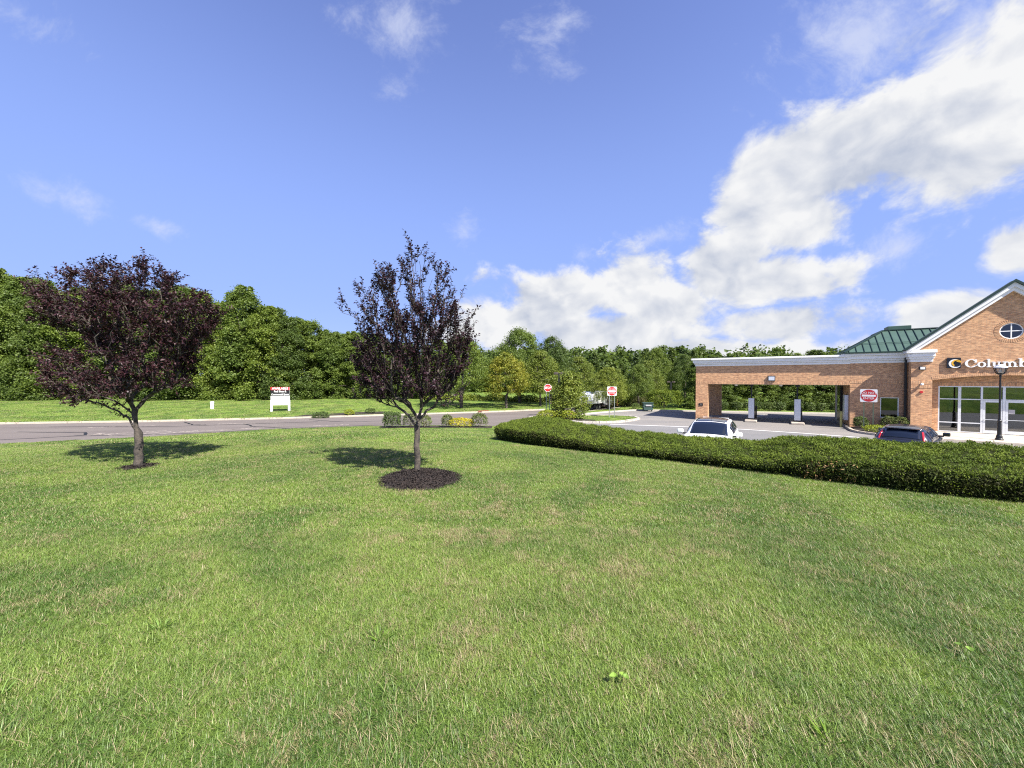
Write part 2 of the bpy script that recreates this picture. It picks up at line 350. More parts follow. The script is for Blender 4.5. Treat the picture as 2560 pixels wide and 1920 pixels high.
def axis(parts):
    out = [parts[0][0]]
    for a, b, n in parts: out += list(np.linspace(a, b, n+1)[1:])
    return np.array(out)
gx = axis([(-900, -120, 16), (-120, -30, 90), (-30, 24, 150), (24, 70, 46), (70, 900, 16)]); gy = axis([(-120, -8, 14), (-8, 48, 150), (48, 80, 32), (80, 1500, 22)])
XX, YY = np.meshgrid(gx, gy); P2 = np.stack([XX.ravel(), YY.ravel()], 1); Z = ground_z(P2)
nx, ny = len(gx), len(gy); ii = (np.arange(ny-1)[:, None]*nx + np.arange(nx-1)).ravel()
ground = link('ground', fast('ground', np.column_stack([P2, Z]), np.column_stack([ii, ii+1, ii+nx+1, ii+nx]), 'turf', True)); ground['kind'] = 'structure'
def gz(x, y): return float(ground_z([(x, y)])[0])
road = sheet('road', ASPHALT, 0., 'asphalt_road'); road['kind'] = 'structure'
LOT = [(4.4, 17.4), (12, 10.0), (21, 1.4), (36, -13), (60, -13), (60, 33), (36, 37.6), (19.7, 41.2), (14.1, 42.8), (10.5, 40.6), (6.6, 37.6), (3.6, 36.2), (2.4, 32.), (3.0, 24)]
lot = sheet('parking_lot', LOT, .004, 'asphalt_lot'); lot['kind'] = 'structure'
AISLE = [(4.4, 17.4), (12, 10.0), (21, 1.4), (36, -13), (44, -13), (34, 10), (18.6, 24.9), (16.2, 26.7), (12.7, 28.2), (8.6, 29.4), (2.6, 30.4), (3.0, 24)]
sheet('aisle', AISLE, .008, 'asphalt_aisle', lot)
ribbon('painted_line', [(7.6, 29.75), (8.6, 29.5), (12.7, 28.3), (16.2, 26.8), (18.8, 25.05), (21, 23.2)], .16, .012, 'paint_white', lot)
ribbon('painted_line', [(24.6, 37.4), (22.6, 35.6)], .11, .012, 'paint_white', lot)
for pts in ([(-31, 21.6), (-27.5, 23.6), (-26.9, 24.3), (-28.2, 25.3), (-33, 25.6)], [(-27.5, 23.7), (-21.5, 24.7), (-16, 27.4), (-10, 29.4), (-5, 30.2)], [(-26.6, 31.2), (-24.6, 29.6), (-23.2, 29.3)], [(-21.2, 30.2), (-19, 28.4), (-16, 27.5)], [(-17.5, 33.2), (-13.8, 31.3), (-8, 33.)], [(-34, 28.2), (-25, 28.6), (-16, 31.6)]):
    q = []
    for (a, b) in zip(pts, pts[1:]):
        for t in np.linspace(0, 1, 7)[:-1]: q.append((a[0]+(b[0]-a[0])*t + rng.normal(0, .05), a[1]+(b[1]-a[1])*t + rng.normal(0, .05), 0))
    ribbon('tar_seal', q + [(*pts[-1], 0)], .15, .006, 'tar', road)
for pts in ([(-26.7, 24.1), (-23.6, 26.2)], [(-24.9, 24.0), (-22.9, 25.8)], [(-24.9, 24.0), (-26.9, 24.9)], [(-22.9, 24.2), (-21.6, 26.4)], [(-21.8, 25.6), (-17.9, 27.7)], [(-20.0, 26.3), (-18.7, 27.7)], [(-30.8, 27.9), (-26.9, 28.9)], [(-15, 28.9), (-12.6, 29.7)], [(-23, 30.), (-20.5, 30.6)]):
    ribbon('faded_marking', pts, .26, .0045, 'paint_faded', road)

unit_block = MB().box(-.5, .5, -.5, .5, 0, 1)
def kerb(name, pts, piece, mat, inward=0., wd=.17, h=.14, closed=False, z=0., jit=0.):
    e = empty(name); e['kind'] = 'structure'; me = unit_block.mesh('kerb_stone', mat)
    P = [np.array(p, float) for p in pts] + ([np.array(pts[0], float)] if closed else [])
    seg = np.array([np.linalg.norm(b-a) for a, b in zip(P, P[1:])]); cum = np.concatenate([[0], np.cumsum(seg)])
    at = lambda s: np.array([np.interp(s, cum, [p[0] for p in P]), np.interp(s, cum, [p[1] for p in P])])
    n = max(1, round(cum[-1]/piece)); st = cum[-1]/n
    for i in range(n):
        a, b = at(i*st), at((i+1)*st); d = b - a; L = np.linalg.norm(d); nrm = np.array([-d[1], d[0]])/L
        c = (a+b)/2 + nrm*inward; o = link('kerb_stone', me, e, (*c, z - .05)); o.rotation_euler = (0, 0, math.atan2(d[1], d[0]) + rng.normal(0, jit)); o.scale = (L - (.012 if piece < 1 else .008), wd, h + .05 + rng.normal(0, jit*.3))
    return e
kerb('road_kerb', FAR[18:25], 1.9, 'kerb_concrete', .07)
kerb('road_kerb', FAR[8:14], 2., 'kerb_concrete', .07)
kerb('lot_kerb', FAR[1:8], 1.2, 'kerb_granite', .07)
ISL = [(1.5, 33.1), (3.0, 31.7), (5.0, 30.9), (6.9, 30.5), (8.2, 30.7), (9.3, 31.4), (10.5, 32.6), (11.1, 33.5), (11.1, 34.3), (10.5, 35.2), (9.4, 35.8), (6.0, 35.5), (3., 35.3), (1.7, 34.4)]
isl = sheet('traffic_island', ISL, .13, 'turf'); isl['kind'] = 'structure'
kerb('island_kerb', ISL, .27, 'kerb_granite', 0., .2, .16, True, jit=.03)
sheet('mulch_bed', [(2.0, 33.2), (3.2, 32.0), (5.0, 31.2), (6.7, 30.9), (6.9, 31.6), (5.6, 32.6), (5.4, 34), (3, 34.8), (2, 34.2)], .15, 'mulch', isl)
for nm, p, rz, lab in (('storm_inlet', (5.9, 37.3), .3, 'brick red storm inlet in the kerb behind the traffic island'), ('storm_inlet', (-3.0, 40.1), .42, 'brick red storm inlet in the far road kerb')):
    e = empty(nm, (*p, 0), rz, label=lab, cat='storm drain', group='storm inlets')
    MB().box(-.6, .6, -.16, .22, .03, .2).build('inlet_block', 'inlet_red', e, bevel=.02); MB().box(-.42, .42, -.168, -.162, .05, .12).build('inlet_slot', 'tar', e)

# ------------------------------------------------------------------ bank building (local x along the front, y inward)
FA = math.atan(.68); D0 = 36.4
def fw(s, t): return (math.cos(FA)*s + math.sin(FA)*(D0+t), -math.sin(FA)*s + math.cos(FA)*(D0+t))
BO = (*fw(0, 0), 0.)
bank = empty('bank_building', BO, -FA, label='red brick bank with green metal roof, gabled entrance and drive-through canopy', cat='building')
def cornice(x0, x1, y0, y1, z0, steps, sides='flr'):
    """stacked mouldings wrapping a block: steps of (height, projection)"""
    z = z0
    for h, p in steps:
        o = MB().box(x0 - (p if 'l' in sides else 0), x1 + (p if 'r' in sides else 0), y0 - p, y1, z, z + h - .002).build('cornice', 'white_trim', bank, bevel=.02); z += h
# drive-through canopy
CX0, CX1, CY1 = -5.54, 4.545, 6.6
MB().box(CX0, CX1, 0, CY1, 3.1, 4.6).build('canopy_fascia', 'brick', bank)
MB().box(CX0 + .3, CX1 - .05, .3, CY1 - .3, 3.07, 3.098).build('canopy_soffit', 'soffit', bank)
MB().box(CX0, CX1, -.012, 0, 3.1, 3.31).build('soldier_course', 'brick_soldier', bank)
cornice(CX0, CX1, 0, CY1, 4.6, ((.17, .06), (.12, .14), (.22, .22), (.15, .33)), 'fl')
MB().box(CX0, -4.6, 0, 1.0, 0, 3.1).build('pillar', 'brick', bank); MB().box(CX0, -4.6, -.012, 0, .25, .46).build('soldier_course', 'brick_soldier', bank)
MB().box(-5.2, -4.2, CY1 - 1.0, CY1, 0, 3.1).build('pillar', 'brick', bank)
fl = MB().box(-.37, .13, -.10, 0, 3.36, 3.77).build('wall_light', 'dark_grey', bank, bevel=.02); MB().box(-.31, .07, -.106, -.10, 3.42, 3.71).build('lens', 'kiosk', fl)
pq = MB().box(-5.28, -4.97, -.03, 0, 1.22, 1.44).build('plaque', 'sign_black', bank); text('1', .17, 'sign_white', pq, (-5.12, -.034, 1.33), name='number')
for s in (-2.6, .5):
    MB().lathe(((.09, 2.94), (.12, 3.0), (.12, 3.07)), 10, (s, 1.2)).build('downlight', 'white_trim', bank)
for s in (-1.5, 1.58):
    MB().box(s - .05, s + .05, 1.5, 1.6, 1.9, 3.07).build('tube_riser', 'black_paint', bank); MB().box(s - .14, s + .14, 1.42, 1.68, 2.9, 3.07).build('riser_collar', 'black_paint', bank)
# main block
MX0, MX1, MY1 = 4.55, 20.0, 8.0
W0, W1, WZ0, WZ1 = 6.14, 7.08, .85, 2.27
rect = lambda a, b, c, d: [(a, c), (b, c), (b, d), (a, d)]
MB().plate([rect(MX0, 7.6, 0, 4.64), rect(W0, W1, WZ0, WZ1)[::-1]], 0, .3).build('front_wall', 'brick', bank)
MB().box(MX0, MX0 + .3, .3, MY1, 0, 4.64).build('side_wall', 'brick', bank); MB().box(MX0 + .3, MX1, MY1 - .3, MY1, 0, 4.64).build('back_wall', 'brick', bank); MB().box(15.8, MX1, 0, .3, 0, 4.64).build('front_wall', 'brick', bank); MB().box(MX1 - .3, MX1, .3, MY1 - .3, 0, 4.64).build('side_wall', 'brick', bank)
for z0, z1 in ((2.93, 3.14), (3.22, 3.43), (.3, .5)): MB().box(MX0 - .004, 7.44, -.012, 0, z0, z1).build('soldier_course', 'brick_soldier', bank)
def frame_window(a, b, c, d, y, bw, mull=(), trans=(), name='window', gl='glass_dark'):
    wn = MB().box(a, b, y, y + .07, c, c + bw).box(a, b, y, y + .07, d - bw, d).box(a, a + bw, y, y + .07, c + bw, d - bw).box(b - bw, b, y, y + .07, c + bw, d - bw).build(name, 'aluminium', bank)
    MB().box(a + bw, b - bw, y + .03, y + .04, c + bw, d - bw).build('pane', gl, wn); return wn
frame_window(W0, W1, WZ0, WZ1, .06, .055)
cornice(MX0, MX1, 0, MY1, 4.64, ((.17, .06), (.12, .14), (.24, .24), (.19, .36)), 'fl')
# teller wall under the canopy
MB().box(MX0 - .12, MX0, 5.3, 6.5, .1, 3.0).build('teller_panel', 'soffit', bank); tw = MB().box(MX0 - .16, MX0, 3.4, 5.1, .1, 2.95).build('teller_window', 'black_paint', bank); MB().box(MX0 - .168, MX0 - .162, 3.6, 4.9, 1.0, 2.2).build('pane', 'glass_dark', tw)
MB().box(MX0 - .22, MX0, .6, 1.5, .5, 2.35).build('night_drop', 'kiosk', bank, bevel=.02)
# mansard roof
EZ, RX, RZ = 5.37, 2.45, 7.02
r = MB(); a0, b0 = (MX0 - .42, -.42), (MX1 + .4, MY1 + .4); a1, b1 = (a0[0] + RX, a0[1] + RX), (b0[0] - RX, b0[1] - RX)
r.add([(a0[0], a0[1], EZ), (b0[0], a0[1], EZ), (b0[0], b0[1], EZ), (a0[0], b0[1], EZ), (a1[0], a1[1], RZ), (b1[0], a1[1], RZ), (b1[0], b1[1], RZ), (a1[0], b1[1], RZ)], [(0, 1, 5, 4), (1, 2, 6, 5), (2, 3, 7, 6), (3, 0, 4, 7), (4, 5, 6, 7), (0, 3, 2, 1)])
roof = r.build('roof', 'green_metal', bank)
sl = Vector((0, RX, RZ - EZ)); nrm = Vector((0, -(RZ - EZ), RX)).normalized(); nl = Vector((-(RZ - EZ), 0, RX)).normalized()
x = a0[0] + .3
while x < 12:
    f = min(1, (x - a0[0])/RX); p = Vector((x, a0[1], EZ)); MB().bar(p + nrm*.02, p + sl*f + nrm*.02, .03, .07, nrm).build('seam', 'green_dark', roof); x += .41
y = a0[1] + .3
while y < MY1:
    f = min(1, (y - a0[1])/RX, (b0[1] - y)/RX); p = Vector((a0[0], y, EZ)); MB().bar(p + nl*.02, p + Vector((RX, 0, RZ - EZ))*f + nl*.02, .03, .07, nl).build('seam', 'green_dark', roof); y += .41
for q0, q1 in (((a0[0], a0[1], EZ), (a1[0], a1[1], RZ)), ((a1[0], a1[1], RZ), (11, a1[1], RZ)), ((a1[0], a1[1], RZ), (a1[0], b1[1], RZ))):
    MB().bar(Vector(q0) + Vector((0, 0, .04)), Vector(q1) + Vector((0, 0, .04)), .14, .07).build('ridge_cap', 'green_dark', roof)
MB().box(a0[0] - .02, 7.1, a0[1] - .03, a0[1] + .03, EZ - .06, EZ + .05).build('eave_trim', 'green_dark', roof)
MB().bar((5.1, -.42 + RX*.38 - .05, EZ + (RZ-EZ)*.38 + .07), (9.5, -.42 + RX*.38 - .05, EZ + (RZ-EZ)*.38 + .07), .03, .03).build('snow_rail', 'green_metal', roof)
MB().box(7.0, 8.25, 3.0, 4.2, RZ - .01, RZ + .42).build('roof_hatch', 'green_metal', roof, bevel=.02)
# gabled entrance bay
BX0, BX1, BC, BY = 7.45, 15.83, 11.64, -.9
arch = [(8.42 + (14.86 - 8.42)*t, 3.46 + .30*(1 - (2*t - 1)**2)) for t in np.linspace(1, 0, 17)]
outer = [(BX0, 0), (8.42, 0)] + arch[::-1] + [(14.86, 0), (BX1, 0), (BX1, 5.33), (BC, 8.95), (BX0, 5.33)]
rw = [(BC + .47*math.cos(t), 6.39 + .47*math.sin(t)) for t in np.linspace(0, 2*math.pi, 33)[:-1]]
MB().plate([outer, rw[::-1]], BY, BY + .3).build('gable_wall', 'brick', bank)
MB().box(BX0, BX0 + .3, BY + .3, .0, 0, 5.3).build('bay_return', 'brick', bank); MB().box(BX1 - .3, BX1, BY + .3, 0, 0, 5.3).build('bay_return', 'brick', bank)
# brick arch soldiers and the ring round the round window: single bricks standing a little proud
for i in range(76):
    t = (i + .5)/76; xx = 8.42 + 6.44*t; zz = 3.46 + .30*(1 - (2*t - 1)**2) + .004; sl_ = math.atan2(.30*-4*(2*t - 1), 6.44)
    d = Vector((-math.sin(sl_), 0, math.cos(sl_))); p = Vector((xx, BY - .004, zz)); MB().bar(p, p + d*.215, .076, .012, (0, -1, 0)).build('arch_brick', 'brick', bank)
for i in range(44):
    t = 2*math.pi*i/44; d = Vector((math.cos(t), 0, math.sin(t))); p = Vector((BC, BY - .004, 6.39)) + d*.475; MB().bar(p, p + d*.21, .06, .012, (0, -1, 0)).build('ring_brick', 'brick', bank)
for z0, z1 in ((2.93, 3.14), (3.22, 3.43), (.3, .5)): MB().box(BX0, 8.418, BY - .012, BY, z0, z1).build('soldier_course', 'brick_soldier', bank)
ow = MB().tube([(BC + .45*math.cos(t), BY + .06, 6.39 + .45*math.sin(t)) for t in np.linspace(0, 2*math.pi, 33)], .035, 6, False).box(BC - .025, BC + .025, BY + .03, BY + .09, 5.95, 6.83).box(BC - .44, BC + .44, BY + .034, BY + .086, 6.365, 6.415).build('round_window', 'white_trim', bank)
for (sx, sz) in ((1, 1), (1, -1), (-1, 1), (-1, -1)):
    pts = [(BC + sx*.025, 6.39 + sz*.03)] + [(BC + sx*.44*math.cos(t), 6.39 + sz*.44*math.sin(t)) for t in np.linspace(.07, math.pi/2 - .07, 8)]
    MB().plate([pts if sx*sz > 0 else pts[::-1]], BY + .056, BY + .062).build('pane', 'glass_dark', ow)
MB().box(BC - .6, BC + .6, BY + .31, BY + .34, 5.8, 7.0).build('attic_panel', 'black_paint', ow)
# rakes and gable roof
sv = Vector((BC - 7.12, 0, 9.22 - 5.36)); L_ = sv.length; su = sv.normalized(); sn = Vector((-su.z, 0, su.x))
for sgn in (1, -1):
    mir = lambda v: Vector((BC + (BC - v.x), v.y, v.z)) if sgn < 0 else v
    p0 = Vector((7.12, 0, 5.36)); p1 = Vector((BC, 0, 9.22))
    def slab(lo, hi, y0, y1, nm, mt, par):
        q = [p0 + sn*lo, p1 + Vector((0, 0, lo/su.x)), p1 + Vector((0, 0, hi/su.x)), p0 + sn*hi]
        vs = [mir(Vector((v.x, y, v.z))) for y in (y0, y1) for v in q]
        return MB().add(vs, [(0, 1, 2, 3), (7, 6, 5, 4), (0, 4, 5, 1), (1, 5, 6, 2), (2, 6, 7, 3), (3, 7, 4, 0)]).build(nm, mt, par)
    slab(-.19, -.004, BY - .30, BY - .02, 'rake_board', 'white_trim', bank); slab(-.36, -.194, BY - .20, BY - .01, 'rake_board', 'white_trim', bank)
    rf = slab(0, .10, BY - .36, BY + .30, 'gable_roof', 'green_dark', bank); slab(.005, .125, BY - .40, BY - .365, 'roof_edge', 'green_dark', rf)
for (xa, xb) in ((BX0, 8.40), (14.88, BX1)):
    z = 4.64
    for h, p in ((.2, .06), (.13, .13), (.24, .2), (.2, .3)): MB().box(xa - p, xb + p*.5, BY - p, BY + .55, z, z + h - .002).build('cornice_return', 'white_trim', bank, bevel=.02); z += h
for yy, xx in ((BY + .5, BX0),):
    z = 4.64
    for h, p in ((.2, .061), (.13, .131), (.24, .201), (.2, .301)): MB().box(xx - p, xx, BY + .553, .0, z, z + h - .002).build('cornice_return', 'white_trim', bank); z += h
ds = MB().box(7.27, 7.40, -.30, -.17, .1, 5.3).build('downspout', 'black_paint', bank, bevel=.02)
ln = MB().box(7.80, 8.09, BY - .14, BY, 4.12, 4.34).build('wall_light', 'dark_grey', bank, bevel=.02); MB().box(7.84, 8.05, BY - .147, BY - .141, 4.16, 4.30).build('lens', 'sign_white', ln)
cm = MB().lathe(((.02, 3.12), (.08, 3.14), (.09, 3.2), (.05, 3.26)), 10, (7.93, BY - .13)).box(7.90, 7.96, BY - .13, BY, 3.22, 3.27).build('security_camera', 'white_trim', bank, smooth=True)
MB().tube([(7.93, BY - .07, 2.69), (7.93, BY, 2.69)], [.075, .085], 12).build('alarm_bell', 'sign_red', bank)
# storefront
SY = -.3; SX0, SX1, SZ0, SZ1 = 8.84, 14.44, .17, 3.09
MB().box(7.75, SX0, SY, SY + .25, 0, 3.95).build('recess_wall', 'brick', bank); MB().box(SX1, 15.53, SY, SY + .25, 0, 3.95).build('recess_wall', 'brick', bank); MB().box(SX0, SX1, SY, SY + .25, SZ1, 3.95).build('recess_wall', 'brick', bank)
MB().box(SX0, SX1, SY - .012, SY, 3.095, 3.3).build('soldier_course', 'brick_soldier', bank)
sf = empty('storefront'); sf.parent = bank
def bars(lst, nm='mullion'): 
    for b in lst: MB().box(b[0], b[1], SY, SY + .1, b[2], b[3]).build(nm, 'aluminium', sf)
cols = [(8.84, 8.90), (9.71, 9.84), (10.66, 10.75), (11.55, 11.66), (12.53, 12.62), (13.44, 13.57), (14.38, 14.44)]
bars([(a, b, SZ0, SZ1) for a, b in cols]); bays = [(a[1], b[0]) for a, b in zip(cols, cols[1:])]
for i, (a, b) in enumerate(bays):
    bars([(a, b, SZ1 - .06, SZ1), (a, b, 2.23, 2.29)], 'rail')
    MB().box(a, b, SY + .045, SY + .055, 2.29, SZ1 - .06).build('pane', 'glass', sf)
    if i in (0, 1, 4, 5):
        bars([(a, b, SZ0, SZ0 + .05), (a, b, .74, .80)], 'rail')
        MB().box(a, b, SY + .045, SY + .055, .80, 2.23).build('pane', 'glass', sf); MB().box(a, b, SY + .045, SY + .055, SZ0 + .05, .74).build('pane', 'glass', sf)
    else:
        c, d = a + .01, b - .01; st = .10
        dr = MB().box(c, c + st, SY + .01, SY + .07, SZ0 + .01, 2.22).box(d - st, d, SY + .01, SY + .07, SZ0 + .01, 2.22).box(c + st, d - st, SY + .01, SY + .07, SZ0 + .01, SZ0 + .2).box(c + st, d - st, SY + .01, SY + .07, 2.1, 2.22).build('door', 'aluminium', sf)
        MB().box(c + st, d - st, SY + .035, SY + .045, SZ0 + .2, 2.1).build('pane', 'glass', dr); MB().box(c + .04, d - .04, SY - .05, SY - .03, 1.02, 1.05).box(c + .06, c + .09, SY - .03, SY + .01, 1.02, 1.05).box(d - .09, d - .06, SY - .03, SY + .01, 1.02, 1.05).build('handle', 'aluminium', dr)
        MB().box(c + .12, c + .37, SY + .030, SY + .034, 1.42, 1.68).build('notice', 'print_grey', dr) if i == 3 else None
# room behind the glass
MB().box(7.8, 15.5, -.04, 7.4, .12, .165).build('room_floor', 'room_floor', bank); MB().box(7.8, 15.5, 5.2, 5.3, .17, 3.6).build('room_back', 'room_wall', bank); MB().box(7.8, 15.5, -.04, 5.2, 3.6, 3.7).build('room_ceiling', 'room_wall', bank)
MB().box(7.72, 7.8, -.04, 5.2, .17, 3.6).build('room_side', 'room_wall', bank); MB().box(15.5, 15.58, -.04, 5.2, .17, 3.6).build('room_side', 'room_wall', bank)
MB().box(9.2, 13.5, 3.4, 4.0, .17, 1.25).build('teller_counter', 'counter', bank); MB().box(9.75, 9.85, 1.5, 1.6, .17, 3.6).box(12.6, 12.7, 1.5, 1.6, .17, 3.6).box(9.85, 12.6, 1.5, 1.6, 2.25, 2.35).build('vestibule_frame', 'aluminium', bank)

# ------------------------------------------------------------------ sign on the gable
sg = empty('bank_sign', BO, -FA, label='white serif letters with a black and gold logo square on the brick gable', cat='sign')
SF = BY - .11
logo = MB().box(9.02, 9.61, SF, BY - .014, 4.22, 4.86).build('logo_panel', 'navy', sg)
def ringarc(cx, cz, ro, ri, t0, t1, ox=0., n=22, sx=1.):
    o_ = [(cx + sx*ro*math.cos(t), cz + ro*math.sin(t)) for t in np.linspace(t0, t1, n)]; i_ = [(cx + ox + sx*ri*math.cos(t), cz + ri*math.sin(t)) for t in np.linspace(t1, t0, n)]
    return o_ + i_
MB().plate([ringarc(9.36, 4.50, .27, .21, R(62), R(325), .05)], SF - .012, SF).build('logo_c', 'sign_white', logo)
MB().plate([ringarc(9.42, 4.53, .215, .155, R(25), R(235), .02)], SF - .022, SF - .013).build('logo_c', 'gold', logo)
MB().plate([[(9.40, 4.62), (9.606, 4.56), (9.606, 4.61), (9.46, 4.655)]], SF - .026, SF - .014).build('logo_bar', 'gold', logo)
def letter(parts, x, wdt, h, z, nm):
    """parts: outlines in a unit box (0..1 wide, 0..1 tall); each slightly thinner than the last so faces never coincide"""
    m_ = MB()
    for k, P in enumerate(parts):
        loops = P if isinstance(P[0], list) else [P]
        m_.plate([[(x + a*wdt, z + b*h) for a, b in L] for L in loops], SF - .002*k, BY - .012 - .0015*k)
    return m_.build(nm, 'sign_white', sg)
q = lambda a, b, c, d: [(a, c), (b, c), (b, d), (a, d)]
def ell(cx, cy, rx, ry, n=24, rev=False): return [(cx + rx*math.cos(t), cy + ry*math.sin(t)) for t in np.linspace(0, 2*math.pi, n + 1)[:-1]][::-1 if rev else 1]
def arcp(cx, cy, ro, rio, ho, hi, t0, t1, n=18): return [(cx + ro*math.cos(t), cy + ho*math.sin(t)) for t in np.linspace(t0, t1, n)] + [(cx + rio*math.cos(t), cy + hi*math.sin(t)) for t in np.linspace(t1, t0, n)]
xh = .66
GL = {
 'C': [arcp(.53, .5, .53, .31, .52, .45, R(40), R(322)), [(.78, .60), (.97, .60), (.95, 1.0), (.86, 1.0)], [(.84, .12), (.95, .3), (.99, .26), (.92, .14)]],
 'o': [[ell(.5, xh/2, .5, xh/2 + .02), ell(.5, xh/2, .24, xh/2 - .07, rev=True)]],
 'l': [q(.28, .72, 0, 1.02), q(.02, .98, -.01, .07), q(.05, .5, .95, 1.03)],
 'i': [q(.28, .72, 0, xh), q(.02, .98, -.01, .07), q(.05, .5, xh - .07, xh + .01), ell(.5, .86, .26, .11, 14)],
 'u': [q(.14, .36, .16, xh), arcp(.47, .22, .33, .11, .24, .12, R(180), R(345)), q(.64, .86, 0, xh - .005), q(0, .3, xh - .07, xh + .01), q(.52, .8, xh - .075, xh + .012), q(.7, 1., -.01, .07)],
 'n': [q(.14, .36, 0, xh), arcp(.47, .40, .39, .14, .27, .15, R(0), R(165)), q(.64, .86, .004, .42), q(0, .3, xh - .07, xh + .01), q(.0, .46, -.01, .07), q(.54, 1., -.012, .072)],
 'm': [q(.09, .22, 0, xh), arcp(.30, .42, .22, .08, .25, .15, R(0), R(165)), q(.41, .54, .004, .44), arcp(.64, .42, .22, .08, .25, .15, R(0), R(165)), q(.76, .89, .002, .43), q(0, .2, xh - .07, xh + .01), q(.02, .3, -.01, .07), q(.35, .61, -.012, .072), q(.70, .98, -.014, .074)],
 'b': [q(.12, .36, 0, 1.02), [ell(.56, xh/2, .43, xh/2 + .02), ell(.55, xh/2, .18, xh/2 - .07, rev=True)], q(0, .3, .95, 1.03)],
 'a': [[ell(.40, .20, .40, .22), ell(.42, .20, .16, .13, rev=True)], q(.55, .80, .05, .48), arcp(.44, .46, .36, .12, .23, .13, R(0), R(165)), q(.6, 1., -.01, .09)],
 'B': [q(.12, .36, 0, 1.), [ell(.5, .745, .36, .265), ell(.45, .745, .14, .18, rev=True)], [ell(.5, .26, .44, .27), ell(.45, .26, .18, .19, rev=True)], q(0, .5, -.01, .07), q(0, .5, .93, 1.01)],
 'k': [q(.12, .36, 0, 1.02), [(.36, .26), (.74, .6), (.92, .6), (.48, .2)], [(.42, .3), (.6, .4), (.98, 0), (.68, 0)], q(0, .3, .95, 1.03), q(0, .5, -.012, .068), q(.6, 1, -.014, .066)],
}
xs = 9.78
for ch, wd_ in zip('Columbia Bank', (.50, .355, .20, .40, .60, .40, .20, .38, .25, .45, .38, .40, .40)):
    if ch != ' ': letter(GL[ch], xs, wd_, .48, 4.26, 'letter')
    xs += wd_ + .01

# ------------------------------------------------------------------ sidewalk and bed in front of the bank
sw = empty('sidewalk', BO, -FA, kind='structure')
for i in range(8):
    for j in range(3):
        a = 7.50 + i*1.5; b = -.55 - j*1.35
        MB().box(a + .006, a + 1.494, b - 1.344, b - .006, -.05, .15 - (i*7 + j*3) % 4*.001).build('slab', 'concrete', sw)
MB().box(8.43, 14.85, -.55, -.20, -.05, .151).build('slab', 'concrete', sw)
bd = MB().add([(*fw(s, t), .12) for s, t in [(4.6, -2.2), (5.1, -3.3), (6.0, -3.9), (7.44, -3.9), (7.44, -.01), (4.6, -.01)]], [(0, 1, 2, 3, 4, 5)]).build('planting_bed', 'mulch'); bd['kind'] = 'structure'
kerb('bed_kerb', [fw(4.45, 7), fw(4.4, 3), fw(4.4, -2.2), fw(4.7, -3.1), fw(5.2, -3.7), fw(6.0, -4.05), fw(7.5, -4.1)], .55, 'kerb_concrete', 0., .16, .15)
# ------------------------------------------------------------------ drive-through kiosks, signs, lamps
def facade_empty(name, s, t, z=0., **kw): return empty(name, (*fw(s, t), z), -FA, **kw)
for s, lab in ((-1.5, 'white drive-through teller kiosk on its kerbed island nearer the outer pillar'), (1.58, 'white drive-through teller kiosk on its kerbed island nearer the bank wall')):
    k = facade_empty('teller_kiosk', s, 1.0, label=lab, cat='kiosk', group='drive-through kiosks')
    MB().box(-.42, .42, -.75, 3.2, 0, .17).build('island_base', 'kerb_concrete', k, bevel=.04)
    MB().box(-.20, .20, 0, .42, .27, 1.93).build('cabinet', 'kiosk', k, bevel=.015); MB().box(-.23, .23, -.02, .9, .171, .268).build('plinth', 'black_paint', k)
    MB().box(-.19, .23, .43, .9, .27, 1.25).build('terminal', 'black_paint', k, bevel=.02); MB().box(.205, .235, .02, .4, .3, 1.9).build('side_panel', 'dark_grey', k)
    MB().lathe(((.07, .171), (.07, 1.15), (.05, 1.2)), 10, (.3, 1.3)).build('guard_post', 'black_paint', k)
bp = facade_empty('bollard', 4.12, .35, label='dull yellow bollard beside the teller wall of the bank', cat='bollard'); MB().lathe(((.075, 0), (.075, 1.1), (.06, 1.16), (.02, 1.19)), 12).build('post', 'bollard', bp)

def octo(r): return [(r*math.cos(t), r*math.sin(t)) for t in np.linspace(math.pi/8, 2*math.pi + math.pi/8, 9)[:-1]]
def rrect(w_, h_, r_): return [(sx*(w_/2 - r_) + r_*math.cos(t), sz*(h_/2 - r_) + r_*math.sin(t)) for (sx, sz, t0) in ((1, 1, 0), (-1, 1, 90), (-1, -1, 180), (1, -1, 270)) for t in (R(t0), R(t0 + 45), R(t0 + 90))]
def shift(L, z): return [(a, b + z) for a, b in L]
def two_posts(e, top, gap, mat):
    for sx in (-1, 1): MB().box(sx*gap - .03, sx*gap + .03, .004, .05, 0, top).build('post', mat, e)
def face_cam(x, y): return math.atan2(x, y)*-1
def dne(x, y, z0, cz, s, lab, post):
    e = empty('do_not_enter_sign', (x, y, z0), face_cam(x, y), label=lab, cat='road sign', group='do not enter signs'); cz -= z0
    two_posts(e, cz + s*.35, s*.27, post)
    MB().plate([shift(rrect(s, s, .05), cz)], -.006, .004).build('sign_plate', 'sign_white', e)
    dsc = MB().plate([shift(ell(0, 0, s*.47, s*.47, 40), cz)], -.010, -.0065).build('disc', 'sign_red', e); MB().plate([q(-s*.40, s*.40, cz - s*.075, cz + s*.075)], -.014, -.0105).build('bar', 'sign_white', dsc)
    text('DO NOT', s*.22, 'sign_white', dsc, (0, -.013, cz + s*.215)); text('ENTER', s*.22, 'sign_white', dsc, (0, -.013, cz - s*.215))
dne(8.82, 33.9, .12, 2.44, .80, 'do not enter sign on the grassy traffic island', 'galv')
dne(24.05, 25.9, .1, 2.41, .86, 'do not enter sign before the brick wall beside the bank window', 'post_green')
e = empty('stop_sign', (3.22, 34.5, .13), face_cam(3.22, 34.5), label='red octagonal stop sign on two thin posts above the island shrubs', cat='road sign')
